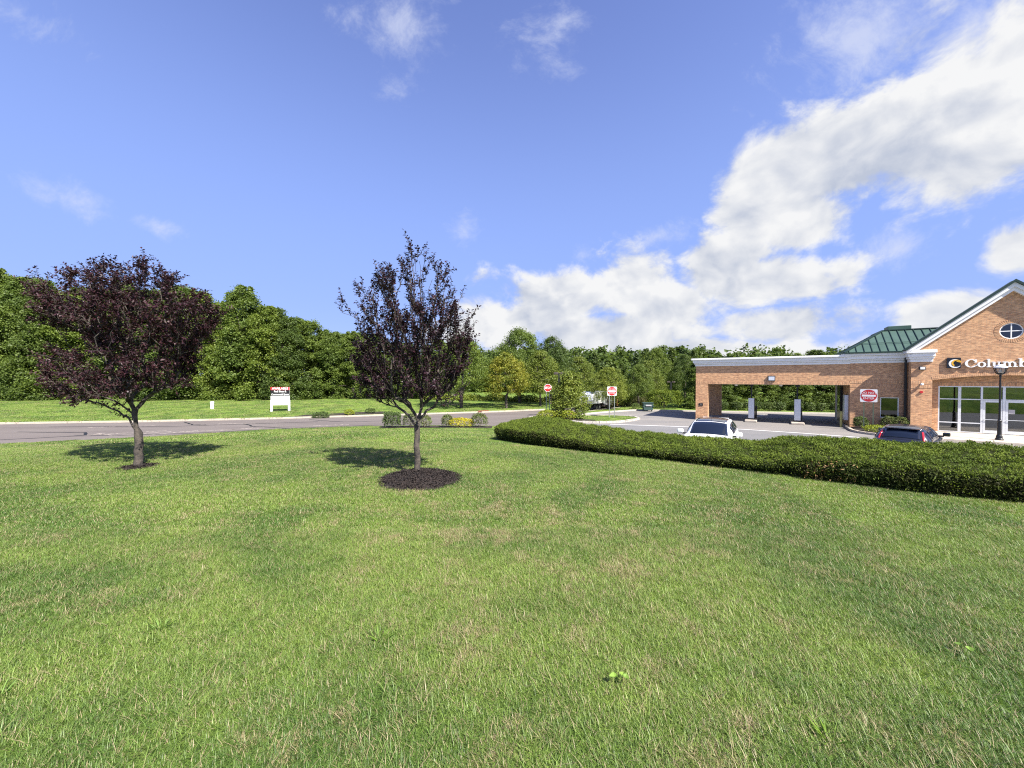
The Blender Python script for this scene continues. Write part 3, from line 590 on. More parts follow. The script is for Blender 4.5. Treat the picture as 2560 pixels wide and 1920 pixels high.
cz = 2.58; two_posts(e, cz + .2, .14, 'galv'); MB().plate([shift(octo(.37), cz)], -.006, .004).build('sign_plate', 'sign_white', e); MB().plate([shift(octo(.335), cz)], -.010, -.0065).build('red_face', 'sign_red', e); text('STOP', .27, 'sign_white', e, (0, -.013, cz), bold=.008, wide=.86)
# agent's board by the road
bx, by = -23.1, 38.3; e = empty('property_sign', (bx, by, gz(bx, by)), face_cam(bx, by)*.35, label='white, black and red property board on two white posts by the wood', cat='sign')
for sx in (-1, 1): MB().box(sx*.80 - .09, sx*.80 + .09, -.05, .07, -.05, 1.12).build('post', 'sign_white', e)
bd_ = MB().box(-.86, .86, -.03, .03, .62, 2.42).build('board', 'sign_white', e)
MB().box(-.86, .86, -.036, -.0305, 2.12, 2.42).build('header', 'sign_red', bd_); MB().box(-.86, .86, -.036, -.0305, 1.55, 2.118).build('band', 'sign_black', bd_)
text('AVAILABLE', .30, 'sign_white', bd_, (0, -.039, 2.27), bold=.006); text('Pad Sites &', .25, 'sign_white', bd_, (0, -.039, 1.98), bold=.006); text('Commercial Space', .21, 'sign_white', bd_, (0, -.039, 1.69), bold=.006)
MB().box(-.62, -.5, -.035, -.031, 1.18, 1.30).build('mark', 'sign_red', bd_)
for a, b, zz in ((-.44, .62, 1.24), (-.7, .38, 1.0), (-.6, .36, .82)): MB().box(a, b, -.035, -.031, zz - .025, zz + .025).build('small_print', 'print_grey', bd_)
e = empty('utility_marker', (-31.0, 39.7, gz(-31, 39.7)), label='small white tapered utility box standing on the far verge', cat='utility box')
MB().lathe(((.15, 0), (.17, .62), (.185, .66), (.185, .74), (.05, .78)), 14).build('housing', 'sign_white', e)
# street lamp by the entrance
lx, ly = fw(10.42, -3.5); lp = empty('street_lamp', (lx, ly, .15), label='black lamp post with an acorn glass lantern before the bank doors', cat='street lamp')
MB().lathe(((.16, 0), (.16, .06), (.13, .1), (.12, .22), (.085, .3), (.075, 1.0), (.09, 1.03), (.09, 1.08), (.06, 1.12), (.05, 1.2)), 16).build('base', 'black_paint', lp)
MB().lathe(((.045, 1.2), (.038, 3.5), (.055, 3.52), (.055, 3.56), (.04, 3.6), (.12, 3.66), (.16, 3.68), (.16, 3.7)), 14).build('shaft', 'black_paint', lp)
MB().lathe(((.15, 3.70), (.20, 3.82), (.235, 3.95), (.245, 4.02)), 16).build('globe', 'lamp_glass', lp, smooth=True)
for k in range(8):
    t = 2*math.pi*k/8; MB().tube([(r_*math.cos(t), r_*math.sin(t), z) for r_, z in ((.155, 3.70), (.206, 3.82), (.242, 3.95), (.252, 4.02))], .009, 5).build('rib', 'black_paint', lp)
MB().lathe(((.262, 4.02), (.262, 4.05), (.2, 4.1), (.16, 4.17), (.05, 4.2)), 16).build('cap', 'sign_white', lp); MB().lathe(((.03, 4.2), (.035, 4.25), (.012, 4.33)), 8).build('finial', 'black_paint', lp); MB().lathe(((.05, 3.7), (.05, 3.92)), 8).build('bulb', 'sign_white', lp)
for x, y, top, lab in ((4.3, 34.95, 4.2, 'brown parking lot light pole with two box heads behind the island tree'), (20.9, 50.5, 3.1, 'thin far light pole with a flat T head beside the big round hedge')):
    e = empty('lot_light', (x, y, .13 if y < 40 else .3), R(-20), label=lab, cat='light pole', group='lot light poles'); top -= .3
    MB().box(-.09, .09, -.09, .09, 0, top).build('pole', 'plastic', e)
    for sx in (-1, 1): MB().box(sx*.30 - .19, sx*.30 + .19, -.14, .14, top - .12, top + .10).build('lamp_head', 'bark', e, bevel=.03)
    MB().box(-.11, .11, -.04, .04, top - .06, top).build('arm', 'plastic', e)

# ------------------------------------------------------------------ cars
def loft(secs, mat, name, par, bevel=.03, smooth=True):
    m_ = MB(); n = len(secs[0]); 
    for s_ in secs: m_.v += [tuple(p) for p in s_]
    for i in range(len(secs) - 1):
        for k in range(n): a = i*n; m_.f.append((a + k, a + (k+1) % n, a + n + (k+1) % n, a + n + k))
    m_.f.append(tuple(range(n))[::-1]); m_.f.append(tuple((len(secs)-1)*n + k for k in range(n)))
    o = m_.build(name, mat, par, smooth=smooth)
    b = o.modifiers.new('b', 'BEVEL'); b.width = bevel; b.segments = 3; b.limit_method = 'ANGLE'; b.angle_limit = R(25); b.harden_normals = False
    return o
def suv(name, lab, x, y, head, paint, roofm, H=1.68, L=4.55):
    e = empty(name, (x, y, .012), head, label=lab, cat='car', group='cars parked behind the hedge')
    def sec(px, hw, zb, zs, cr=.03): h = [(px, hw*.90, zb), (px, hw, zb + .14), (px, hw, (zb + zs)/2), (px, hw*.985, zs - .12), (px, hw*.90, zs), (px, hw*.45, zs + cr)]; return h + [(p[0], -p[1], p[2]) for p in h[::-1]]
    f, b_ = L/2, -L/2
    loft([sec(b_, .76, .42, 1.04), sec(b_ + .15, .86, .30, 1.10), sec(b_ + .9, .905, .24, 1.12), sec(-.3, .91, .22, 1.10), sec(.75, .91, .22, 1.10), sec(f - 1.2, .905, .22, 1.11), sec(f - .45, .87, .24, 1.01), sec(f - .12, .78, .28, .88), sec(f, .66, .36, .74, .01)], paint, 'body', e, .05)
    # greenhouse: one curved surface over the side profile; glass lies on it as panels
    ws0, ws1, rr1, rr0 = f - 1.22, f - 2.02, b_ + .60, b_ + .08
    PX = np.array([0, .10, .20, .30, .42, .56, .70, .80, .90, 1.]); XX_ = np.array([ws0, ws0 - .27, ws0 - .53, ws1 + .02, ws1 - .35, (ws1 + rr1)/2, rr1 + .25, rr1, (rr1 + rr0)/2, rr0]); ZZ_ = np.array([1.13, 1.13 + (H - 1.13)*.38, 1.13 + (H - 1.13)*.70, H - .06, H - .015, H, H - .03, H - .085, 1.08 + (H - 1.08)*.52, 1.08])
    WT = np.array([.70, .66, .63, .60, .60, .605, .60, .585, .63, .69])
    def surf(u, v, off=0.):
        x_, z_, wt = np.interp(u, PX, XX_), np.interp(u, PX, ZZ_), np.interp(u, PX, WT); fr = max(0, 1 - u/.3); re = max(0, (u - .8)/.2)
        if abs(v) <= .6: t = v/.6; return np.array([x_ - .14*t*t*fr + .10*t*t*re, t*wt, z_ - .045*t*t + off])
        t = (abs(v) - .6)/.4; s1_ = math.copysign(1, v); wb = .845 - .06*fr - .08*re; e0 = x_ - .14*fr + .10*re
        return np.array([e0, s1_*(wt + (wb - wt)*math.sin(t*math.pi/2)**1.0 + off), (z_ - .045)*(1 - t) + 1.05*t])
    def patch(nm, mt, u0, u1, v0, v1, lift, nu=14, nv=14):
        V_ = np.array([surf(u, v) for u in np.linspace(u0, u1, nu) for v in np.linspace(v0, v1, nv)]); c_ = np.array([-.3, 0, .9]); 
        if lift: V_ = V_ + unit(V_ - c_)*lift
        F_ = [(i*nv + k, i*nv + k + 1, (i+1)*nv + k + 1, (i+1)*nv + k) for i in range(nu - 1) for k in range(nv - 1)]; m_ = MB(); m_.add(V_, F_); o = m_.build(nm, mt, e, smooth=True); sd = o.modifiers.new('s', 'SOLIDIFY'); sd.thickness = .008; return o
    patch('cabin', paint, 0, 1, -1, 1, 0, 40, 41)
    patch('windshield', 'windscreen', .015, .285, -.565, .565, .012); patch('rear_window', 'windscreen', .81, .955, -.50, .50, .012)
    patch('roof_panel', roofm, .31, .785, -.545, .545, .010)
    for s_ in (0, 1):
        for (u0, u1) in ((.20, .30), (.325, .52), (.545, .72), (.74, .83)):
            a_, z_ = (.66, .90); sg_ = 1 if s_ == 0 else -1
            patch('side_window', 'windscreen', u0, u1, sg_*a_, sg_*z_, .012, 8, 6)
        sy = 1 if s_ == 0 else -1
        mr = MB().box(ws0 - .30, ws0 - .14, min(sy*.90, sy*1.12), max(sy*.90, sy*1.12), 1.11, 1.27).build('side_mirror', paint, e, bevel=.04); MB().box(ws0 - .28, ws0 - .16, min(sy*.80, sy*.93), max(sy*.80, sy*.93), 1.08, 1.13).build('mirror_arm', 'plastic', mr)
        MB().box(f - .55, f - .22, min(sy*.60, sy*.845), max(sy*.60, sy*.845), .68, .84).build('headlight', 'lamp_glass', e, bevel=.03)
        patch('tail_light', 'tail_red', .825, .985, sy*.545, sy*.605, .016, 8, 4)
        for hx in (.05, -.95): MB().box(hx - .1, hx + .1, min(sy*.905, sy*.935), max(sy*.905, sy*.935), .90, .93).build('door_handle', paint, e)
        for wx in (f - .88, b_ + .85):
            wh = MB().tube([(wx, sy*.70, .34), (wx, sy*.93, .34)], .345, 24).build('wheel', 'tyre', e, bevel=.03); MB().tube([(wx, sy*.90, .34), (wx, sy*.945, .34)], [.23, .2], 18).build('rim', 'rim', wh)
    MB().box(rr0 - .04, rr0 - .02, -.25, .25, .62, .74).build('number_plate', 'sign_white', e)
    MB().tube([(ws1 - .25, 0, H - .01), (ws1 - .4, 0, H + .16)], .008, 5).build('aerial', 'plastic', e)
    MB().bar((rr1 - .06, -.5, H - .075), (rr1 - .06, .5, H - .075), .18, .025).build('spoiler', paint, e, bevel=.01)
    return e, ws0
glassmat('windscreen', (.03, .04, .055), .03)
m, g_ = newmat('windscreen'); finish(g_, g_('ShaderNodeBsdfPrincipled', {'Base Color': (.008, .012, .024, 1), 'Roughness': .04, 'Specular IOR Level': .55}).outputs[0])
hx, hy = -.553, -.833
wc, w0 = suv('white_suv', 'white compact car with a dark roof facing the hedge', 8.80, 16.95, math.atan2(hy, hx), 'car_white', 'car_black', 1.63)
wc.scale = (1.05, 1.10, 1.08)
dc, w1 = suv('black_suv', 'black hatchback seen from behind with red upright tail lights by the bank', 17.2, 16.6, math.atan2(.60, .80), 'car_black', 'car_black', 1.61, 4.4)
# refuse truck on the road
e = empty('refuse_truck', (9.9, 44.6, 0), math.atan2(3.0, 2.2), label='white refuse truck half hidden behind the road trees', cat='truck'); e.scale = (.9, .9, .88)
def prof(nm, mt, pts, wd_, bev=.03): return MB().plate([pts], -wd_/2, wd_/2).build(nm, mt, e, bevel=bev)
prof('hopper', 'car_white', [(-2.9, .85), (-.2, .85), (.3, .62), (.75, .62), (1.0, 1.2), (1.0, 2.2), (-2.2, 2.35), (-3.2, 2.0), (-3.3, 1.3)], 1.75)
prof('cab', 'car_white', [(1.2, .5), (2.6, .5), (2.65, 1.3), (2.45, 2.3), (1.2, 2.35)], 1.8); prof('cab_window', 'windscreen', [(1.5, 1.45), (2.46, 1.45), (2.38, 2.15), (1.5, 2.18)], 1.83, 0)
prof('chassis', 'plastic', [(-2.9, .45), (2.5, .45), (2.5, .62), (-2.9, .84)], .9, 0); prof('fuel_tank', 'bark', [(-.1, .3), (.75, .3), (.75, .8), (-.1, .8)], 1.6)
for wx in (-2.2, -1.35, 1.85):
    for sy in (-1, 1):
        wh = MB().tube([(wx, sy*.62, .36), (wx, sy*.90, .36)], .36, 20).build('wheel', 'tyre', e); MB().tube([(wx, sy*.85, .36), (wx, sy*.915, .36)], .17, 14).build('rim', 'rim', wh)
MB().box(2.2, 2.3, -1.15, -.95, 1.5, 2.0).build('side_mirror', 'plastic', e); MB().box(2.2, 2.3, .95, 1.15, 1.5, 2.0).build('side_mirror', 'plastic', e)
# dumpster
e = empty('dumpster', (14.7, 41.6, .01), R(-8), label='dark green dumpster at the far edge of the parking lot', cat='dumpster')
MB().plate([[(-.45, .12), (.45, .12), (.52, .85), (-.52, .85)]], -.42, .42).build('bin', 'dumpster', e, bevel=.02); ld = MB().box(-.56, .56, -.46, .46, .855, .93).build('lid', 'dumpster', e, bevel=.02)
for sx in (-1, 1): MB().box(sx*.50 - .06, sx*.50 + .06, -.5, .3, .52, .60).build('fork_pocket', 'dumpster', e); MB().tube([(sx*.34 - .04, -.3, .06), (sx*.34 + .04, -.3, .06)], .06, 10).build('caster', 'tyre', e)
MB().box(-.3, .3, -.50, -.475, .58, .72).build('front_label', 'print_grey', e)
e = empty('marker_post', (12.6, 46.0, .3), label='short orange marker post beside the far road tree', cat='post'); MB().lathe(((.11, 0), (.10, .75), (.05, .8)), 8).build('post', 'orange_post', e)
# ------------------------------------------------------------------ vegetation
def rand_dirs(n): return unit(rng.normal(size=(n, 3)))
def grow(base, fork, targets, seed, r_tip=.004, r_pow=.47, step=.13, bend=.35, trunk_r=None, attract=.35):
    """connect every target to the nearest fitting node of the tree, curving upward; returns nodes, parents, radii"""
    rg = np.random.default_rng(seed); base = np.array(base, float); fork = np.array(fork, float)
    P = [base]; par = [-1]; k = 6
    for i in range(1, k + 1): P.append(base + (fork - base)*i/k + (rg.normal(0, .008, 3)*[1, 1, 0] if i < k else 0)); par.append(i - 1)
    fi = k; T = sorted([np.array(t, float) for t in targets], key=lambda t: np.linalg.norm(t - fork)); ends = []
    for t in T:
        A = np.array(P[fi:]); dd = np.linalg.norm(A - t, axis=1); df = np.linalg.norm(A - fork, axis=1); dt = np.linalg.norm(t - fork)
        cost = dd + attract*df + 10*(df > dt*.9) + 3*np.maximum(0, A[:, 2] - t[2] + .05)
        j = int(np.argmin(cost)) + fi; a = P[j]; n = max(2, int(np.ceil(np.linalg.norm(t - a)/step)))
        dirp = unit(P[j] - P[par[j]]) if par[j] >= 0 else np.array([0, 0, 1.]); L = np.linalg.norm(t - a)
        c = a + (dirp*.5 + unit(t - a)*.5 + np.array([0, 0, .15]))*L*.5; prev = j
        for i in range(1, n + 1):
            u = i/n; p = a*(1-u)**2 + c*2*u*(1-u)*1 + t*u*u if bend else a + (t-a)*u
            P.append(p + rg.normal(0, .012, 3)*(i < n)); par.append(prev); prev = len(P) - 1
        ends.append(prev)
    cnt = np.zeros(len(P)); 
    for e_ in ends: cnt[e_] += 1
    for i in range(len(P) - 1, 0, -1): cnt[par[i]] += cnt[i]
    r = r_tip*np.maximum(cnt, .6)**r_pow
    if trunk_r: r[:fi + 1] = np.linspace(trunk_r*1.06, trunk_r*.95, fi + 1); r[0] = trunk_r*1.25; r = np.minimum(r, trunk_r*1.25); r[fi+1:] = np.minimum(r[fi+1:], trunk_r*.5)
    return np.array(P), par, r, ends
def limb_mesh(P, par, r, n=6, rmin=0.):
    m_ = MB(); kids = {}
    for i, p in enumerate(par): kids.setdefault(p, []).append(i)
    stack = [(0, None)]
    while stack:
        s, fr = stack.pop(); ch = [s] if fr is None else [fr, s]
        cur = s
        while cur in kids:
            ks = sorted(kids[cur], key=lambda k_: -r[k_])
            for k_ in ks[1:]: stack.append((k_, cur))
            ch.append(ks[0]); cur = ks[0]
        rr = [r[i] for i in ch]
        if fr is not None: rr[0] = rr[1]
        if len(ch) > 1: m_.tube([P[i] for i in ch], rr, n if max(rr) > .02 else 4, False)
    return m_
def poly_sample(poly, n, rg):
    Q = np.array(poly, float); lo, hi = Q.min(0), Q.max(0); out = []
    while len(out) < n:
        p = lo + rg.random((n*2, 2))*(hi - lo); out += list(p[inside(p, poly)])
    return np.array(out[:n])
def shoots(starts, dirs, lens, leaf_gap, leaf_len, leaf_w, rg, up=.4, droop=.5):
    """leafy shoots: returns twig tubes and leaf arrays"""
    m_ = MB(); C, D, N = [], [], []
    for s, d, L in zip(starts, dirs, lens):
        k = max(2, int(L/.09)); p = np.array(s); d = unit(np.array(d)); pts = [p.copy()]
        for i in range(k):
            d = unit(d + np.array([0, 0, up*.25]) + rg.normal(0, .12, 3)); p = p + d*L/k; pts.append(p.copy())
        m_.tube(pts, list(np.linspace(.0042, .0018, len(pts))), 3, False)
        nl = max(3, int(L/leaf_gap)); pts = np.array(pts)
        for t in np.linspace(.08, 1, nl):
            f = t*k; i = min(int(f), k - 1); pp = pts[i] + (pts[i+1] - pts[i])*(f - i); ax = unit(pts[i+1] - pts[i])
            o = rg.normal(size=3); o = unit(o - ax*(o @ ax)); dd = unit(o + ax*.55 + np.array([0, 0, -droop*rg.random()]))
            C.append(pp); D.append(dd); N.append(unit(np.array([0, 0, 1.]) + o*.35 + rg.normal(0, .45, 3)))
    n = len(C); return m_, np.array(C), np.array(D), np.array(N), leaf_len*rg.uniform(.6, 1.25, n), leaf_w*rg.uniform(.7, 1.2, n)

def plum(label, bx, by, fork_h, trunk_r, outline, limbs, n_in, depth, seed, shoot_n, shoot_len, up, gap, upw, name='purple_plum_tree', lean=0., shrink=1., low_fill=.0, thin=0., zs=1.):
    """outline and limb tips are (x, z) in metres relative to the trunk base"""
    rg = np.random.default_rng(seed); bz = gz(bx, by)
    e = empty(name, (bx, by, bz), label=label, cat='tree', group='purple leaved trees on the front lawn')
    zm = np.mean([p[1] for p in outline]); outline = [(x*shrink, (zm + (z - zm)*shrink)*zs) for x, z in outline]; limbs = [(x*shrink, (zm + (z - zm)*shrink)*zs) for x, z in limbs]; zm *= zs
    Q = np.array(outline); pts = poly_sample(outline, n_in, rg); low_ = poly_sample(outline, n_in, rg); low_ = low_[low_[:, 1] < zm]; pts = np.concatenate([pts, low_[:int(n_in*low_fill)]])
    def half(z):
        xs_ = []
        for (a, b) in zip(Q, np.roll(Q, -1, 0)):
            if (a[1] > z) != (b[1] > z): xs_.append(a[0] + (b[0] - a[0])*(z - a[1])/(b[1] - a[1]))
        return ((min(xs_) + max(xs_))/2, (max(xs_) - min(xs_))/2) if len(xs_) > 1 else (0, .05)
    T = []; vx, vy = bx/math.hypot(bx, by), by/math.hypot(bx, by)          # crown spreads back and forth, away from and towards the lawn
    for x, z in list(pts) + list(limbs):
        cx, hw = half(z); f = math.sqrt(max(0, 1 - ((x - cx)/max(hw, .05))**2)); dp = rg.uniform(-1, 1)*hw*depth*f; T.append((x + dp*vx, dp*vy, z))
    P, par, r, ends = grow((0, 0, -.05), (lean, 0, fork_h), T, seed, .0036, .46, .13, .35, trunk_r, .72)
    limb_mesh(P, par, r, 8).build('trunk', 'bark_plum', e, smooth=True)
    starts, dirs, lens = [], [], []
    cen = np.array([0, 0, np.mean([t[2] for t in T])])
    outer_only = np.linalg.norm(P - P[6], axis=1)
    cand = [i for i in range(7, len(P)) if r[i] < trunk_r*.28 and P[i][2] > fork_h + .12]
    ztop = max(t[2] for t in T)
    for i in ends + list(rg.choice(cand, min(len(cand), shoot_n))):
        if rg.random() < thin*np.clip((P[i][2]/ztop - .5)/.3, 0, 1): continue
        for _ in range(2 if i in ends else 1):
            ax = unit(P[i] - P[par[i]]); d = unit(ax*.6 + unit(P[i] - cen)*.35*[1, 1, .4] + rg.normal(0, .45, 3) + np.array([0, 0, upw])); starts.append(P[i]); dirs.append(d); lens.append(shoot_len*rg.uniform(.5, 1.3))
    tw, C, D, N, L, W = shoots(starts, dirs, lens, gap, .056, .031, rg, up)
    tw.build('twigs', 'bark_plum', e); link('crown', leaves('crown', C, D, N, L, W, 'plum_leaf'), e); print(label[:20], len(C), 'leaves')
    return e
s1 = 7.31/961*.41; c1 = lambda x, y: ((x - 848)*s1, (1475 - y)*s1)         # traced outlines scaled to metres at the tree
plum('broad dense purple leaved tree at the left of the lawn', -7.12, 7.31, .64, .066,
     [c1(*p) for p in [(560, 1080), (450, 1090), (300, 1030), (230, 900), (230, 790), (330, 760), (560, 790), (600, 740), (500, 650), (300, 610), (200, 560), (190, 430), (150, 330), (240, 290), (300, 370), (390, 290), (540, 250), (690, 220), (790, 240), (900, 190), (1010, 240), (1085, 310), (1100, 400), (1230, 410), (1360, 500), (1330, 640), (1230, 760), (1170, 900), (1130, 1030), (1000, 1050), (800, 1090), (680, 1060)]],
     [c1(*p) for p in [(155, 325), (270, 275), (400, 265), (535, 245), (690, 215), (780, 225), (910, 180), (1020, 240), (1090, 310), (1220, 420), (1390, 520), (250, 800), (270, 950), (330, 1070), (450, 1095), (1130, 1000), (1180, 860), (1340, 600)]],
     520, .85, 5, 1750, .21, .5, .0155, .15, shrink=.93, zs=.98)
s2 = 6.42/961/2.3706; c2_ = lambda x, y: ((x - 1143)*s2, (1505 - y)*s2)
plum('slender upright purple leaved tree ringed by a mulch mound', -1.59, 6.42, .82, .05,
     [c2_(*p) for p in [(1000, 1060), (860, 1020), (780, 930), (760, 760), (800, 620), (700, 520), (690, 430), (760, 520), (830, 560), (760, 350), (800, 330), (870, 430), (900, 250), (960, 240), (1000, 330), (1050, 320), (1060, 210), (1100, 80), (1130, 180), (1200, 150), (1220, 260), (1260, 210), (1290, 330), (1320, 250), (1340, 380), (1385, 330), (1380, 480), (1430, 380), (1420, 520), (1480, 540), (1460, 700), (1430, 850), (1370, 1000), (1280, 1060), (1150, 1100)]],
     [c2_(*p) for p in [(690, 440), (760, 350), (810, 335), (870, 310), (930, 255), (985, 270), (1060, 220), (1105, 75), (1150, 150), (1200, 155), (1250, 205), (1315, 250), (1380, 325), (1430, 375), (1478, 530), (770, 1050), (860, 1040), (930, 1070), (1290, 1090), (1350, 1040), (830, 960), (1420, 960), (1400, 1080), (1460, 640), (690, 500), (1110, 130)]],
     300, .7, 9, 900, .22, 1.0, .020, .75, shrink=.96, low_fill=.75, thin=.5, zs=.97)
# mulch rings
def mulch_ring(bx, by, r_, h, lab, seed):
    rg = np.random.default_rng(seed); m_ = MB(); n = 40; rings = 9; z0 = gz(bx, by)
    jit = 1 + .07*np.sin(np.arange(n)*.9 + seed) + rg.normal(0, .03, n)
    for i in range(rings):
        f = i/(rings-1); m_.v += [(bx + r_*f*jit[k]*math.cos(2*math.pi*k/n), by + r_*f*jit[k]*math.sin(2*math.pi*k/n), (gz(bx + r_*f*math.cos(2*math.pi*k/n), by + r_*f*math.sin(2*math.pi*k/n))) + h*(1 - f**1.7)*(.9 + .2*rg.random()) - .01) for k in range(n)]
    for i in range(rings-1): m_.f += [(i*n + k, i*n + (k+1) % n, (i+1)*n + (k+1) % n, (i+1)*n + k) for k in range(n)]
    e = empty('mulch_mound', (0, 0, 0), label=lab, cat='mulch'); m_.build('soil', 'mulch', e, smooth=True)
    nn = int(5200*r_*r_/.44); t = rg.random(nn)*2*math.pi; f = np.sqrt(rg.random(nn))*1.04
    C = np.stack([bx + r_*f*np.cos(t), by + r_*f*np.sin(t), np.zeros(nn)], 1); C[:, 2] = ground_z(C[:, :2]) + h*np.clip(1 - f**1.7, 0, 1) + .004
    D = rand_dirs(nn)*[1, 1, .45]; o = link('chips', leaves('chips', C, D, np.array([0, 0, 1.]) + .6*rand_dirs(nn), rg.uniform(.02, .05, nn), rg.uniform(.008, .018, nn), 'chip', .15), e); o['kind'] = 'stuff'
mulch_ring(-1.50, 6.30, .66, .13, 'domed ring of dark mulch round the slender purple tree', 3); mulch_ring(-7.10, 7.28, .30, .03, 'thin ring of dark mulch under the broad purple tree', 4)

# --- generic trees seen from farther off
def crown_arrays(seed, H, Rm, z0, nclump, nleaf, size, prof, flat=.7, cl=.27, upb=.5):
    rg = np.random.default_rng(seed); C, N = [], []
    for i in range(nclump):
        h = z0 + (1 - z0)*rg.random()**.9; t = rg.random()*2*math.pi; rr = prof((h - z0)/(1 - z0))*Rm; rad = rr*math.sqrt(rg.uniform(.25, 1)); rc = Rm*cl*rg.uniform(.45, 1.5)*(.55 + .6*min(1, rr/Rm))
        c = np.array([rad*math.cos(t), rad*math.sin(t), h*H - rc*.4]); k = int(nleaf*rg.uniform(.6, 1.3)); d = unit(rg.normal(size=(k, 3)) + [0, 0, .45] + np.array([math.cos(t), math.sin(t), 0])*.35)
        C.append(c + d*rc*rg.uniform(.25, 1.12, (k, 1))*[1, 1, flat] + rg.normal(0, rc*.22, (k, 3))); N.append(unit(d*.45 + [0, 0, upb] + rg.normal(0, .55, (k, 3))))
    C = np.concatenate(C); N = np.concatenate(N); C[:, 2] = np.maximum(C[:, 2], .15)
    return C, np.cross(N, rg.normal(size=C.shape)), N, size*rg.uniform(.6, 1.3, len(C))
def tree_meshes(seed, H, Rm, z0, nclump, nleaf, size, prof, mat, trunk_r, **kw):
    C, D, N, L = crown_arrays(seed, H, Rm, z0, nclump, nleaf, size, prof, **kw); cm = leaves('crown', C, D, N, L, L*.72, mat)
    rg = np.random.default_rng(seed + 99); T = C[rg.choice(len(C), 26)]*[.8, .8, .93]; fz = max(z0*H*.9, H*.14)
    P, par, r, _ = grow((0, 0, -.4), (0, 0, fz), T[T[:, 2] > fz + .4], seed, trunk_r*.12, .5, .8, .35, trunk_r)
    return cm, limb_mesh(P, par, r, 6).mesh('trunk', 'bark', True)
round_p = lambda h: max(.08, math.sin(math.pi*min(1, .14 + .86*h)**.85))**.7
wood_p = lambda h: (.84 + .16*math.sin(h*11))*(1 - max(0, h - .4)/.6*.72)
cone_p = lambda h: .06 + .94*(1 - h)**.9
ORD = 'first second third fourth fifth sixth seventh eighth ninth tenth eleventh twelfth thirteenth fourteenth fifteenth sixteenth seventeenth eighteenth nineteenth twentieth twenty-first twenty-second'.split()
WV = [tree_meshes(40 + i, 12, 3.4, .03, 230, 150, .19, wood_p, ('wood_leaf', 'wood_leaf', 'wood_leaf_dark', 'wood_leaf')[i % 4], .2, cl=.17, flat=.75) for i in range(5)]
MV = [tree_meshes(60 + i, 8, 3.3, .25, 170, 140, .15, round_p, m_, .19, cl=.19, flat=.7) for i, m_ in enumerate(('wood_leaf', 'maple_yellow', 'maple_leaf', 'wood_leaf_dark'))]
CV = [tree_meshes(80 + i, 8, 1.6, .05, 90, 120, .20, cone_p, 'conifer_leaf' if i else 'wood_leaf_dark', .13, cl=.30, flat=.9, upb=.3) for i in range(2)]
def place(v, name, x, y, h, href, label, group, wx=1., rz=None, z=None, cat='tree'):
    cm, tm = v; e = empty(name, (x, y, gz(x, y) if z is None else z), rng.random()*6.28 if rz is None else rz, label=label, cat=cat, group=group); s_ = h/href; e.scale = (s_*wx, s_*wx, s_)
    link('crown', cm, e); link('trunk', tm, e); return e
W1 = [(-84.33, 53.9, 20.1), (-76.87, 53.4, 19.6), (-73.48, 54.6, 19.6), (-68.59, 53.6, 18.6), (-64.86, 53.3, 16.8), (-62.82, 54.6, 17.0), (-61.08, 56.7, 17.5), (-56.49, 56.2, 17.8), (-52.29, 56.1, 17.4), (-46.92, 53.9, 16.1), (-44.59, 55.1, 15.4), (-40.38, 54.1, 15.2), (-37.29, 53.7, 16.2), (-34.08, 53.4, 13.9), (-31.29, 53.9, 12.5), (-29.72, 56.7, 11.9), (-26.31, 56.3, 10.9), (-23.35, 56.2, 10.4), (-19.85, 56.2, 9.6), (-15.64, 55.8, 8.7), (-12.4, 56.2, 8.4), (-9.23, 56.5, 8.4)]
W2 = [(-92.04, 60.3, 21.4), (-87.22, 62.0, 21.7), (-79.79, 60.4, 21.1), (-77.1, 62.2, 19.2), (-74.19, 62.3, 18.1), (-68.95, 62.0, 18.1), (-64.72, 61.7, 18.6), (-62.05, 63.3, 19.0), (-56.94, 62.5, 18.9), (-52.25, 61.9, 17.6), (-47.46, 60.8, 16.7), (-44.83, 62.5, 18.6), (-42.09, 63.0, 15.8), (-38.85, 63.6, 14.8), (-34.0, 60.9, 13.9), (-29.72, 60.9, 11.6), (-27.18, 61.8, 11.8), (-25.04, 63.6, 10.6), (-19.96, 63.8, 9.5), (-17.22, 63.9, 9.8), (-12.22, 63.8, 9.4)]
for i, (x, y, h) in enumerate(W1):
    place(WV[(i*3) % 5], 'woodland_tree', x, y, h*rng.uniform(.88, .99), 12, ORD[i] + ' tree from the left in the front edge of the wood beyond the road', 'trees along the wood edge', rng.uniform(.92, 1.2)*min(1.35, 15/h)**.6)
for i, (x, y, h) in enumerate(W2):
    place(WV[(i*2 + 1) % 5], 'woodland_tree', x, y, h*rng.uniform(.86, .99), 12, ORD[i] + ' tree from the left in the taller row behind the wood edge', 'trees deeper in the wood', rng.uniform(.95, 1.2)*min(1.35, 15/h)**.6)
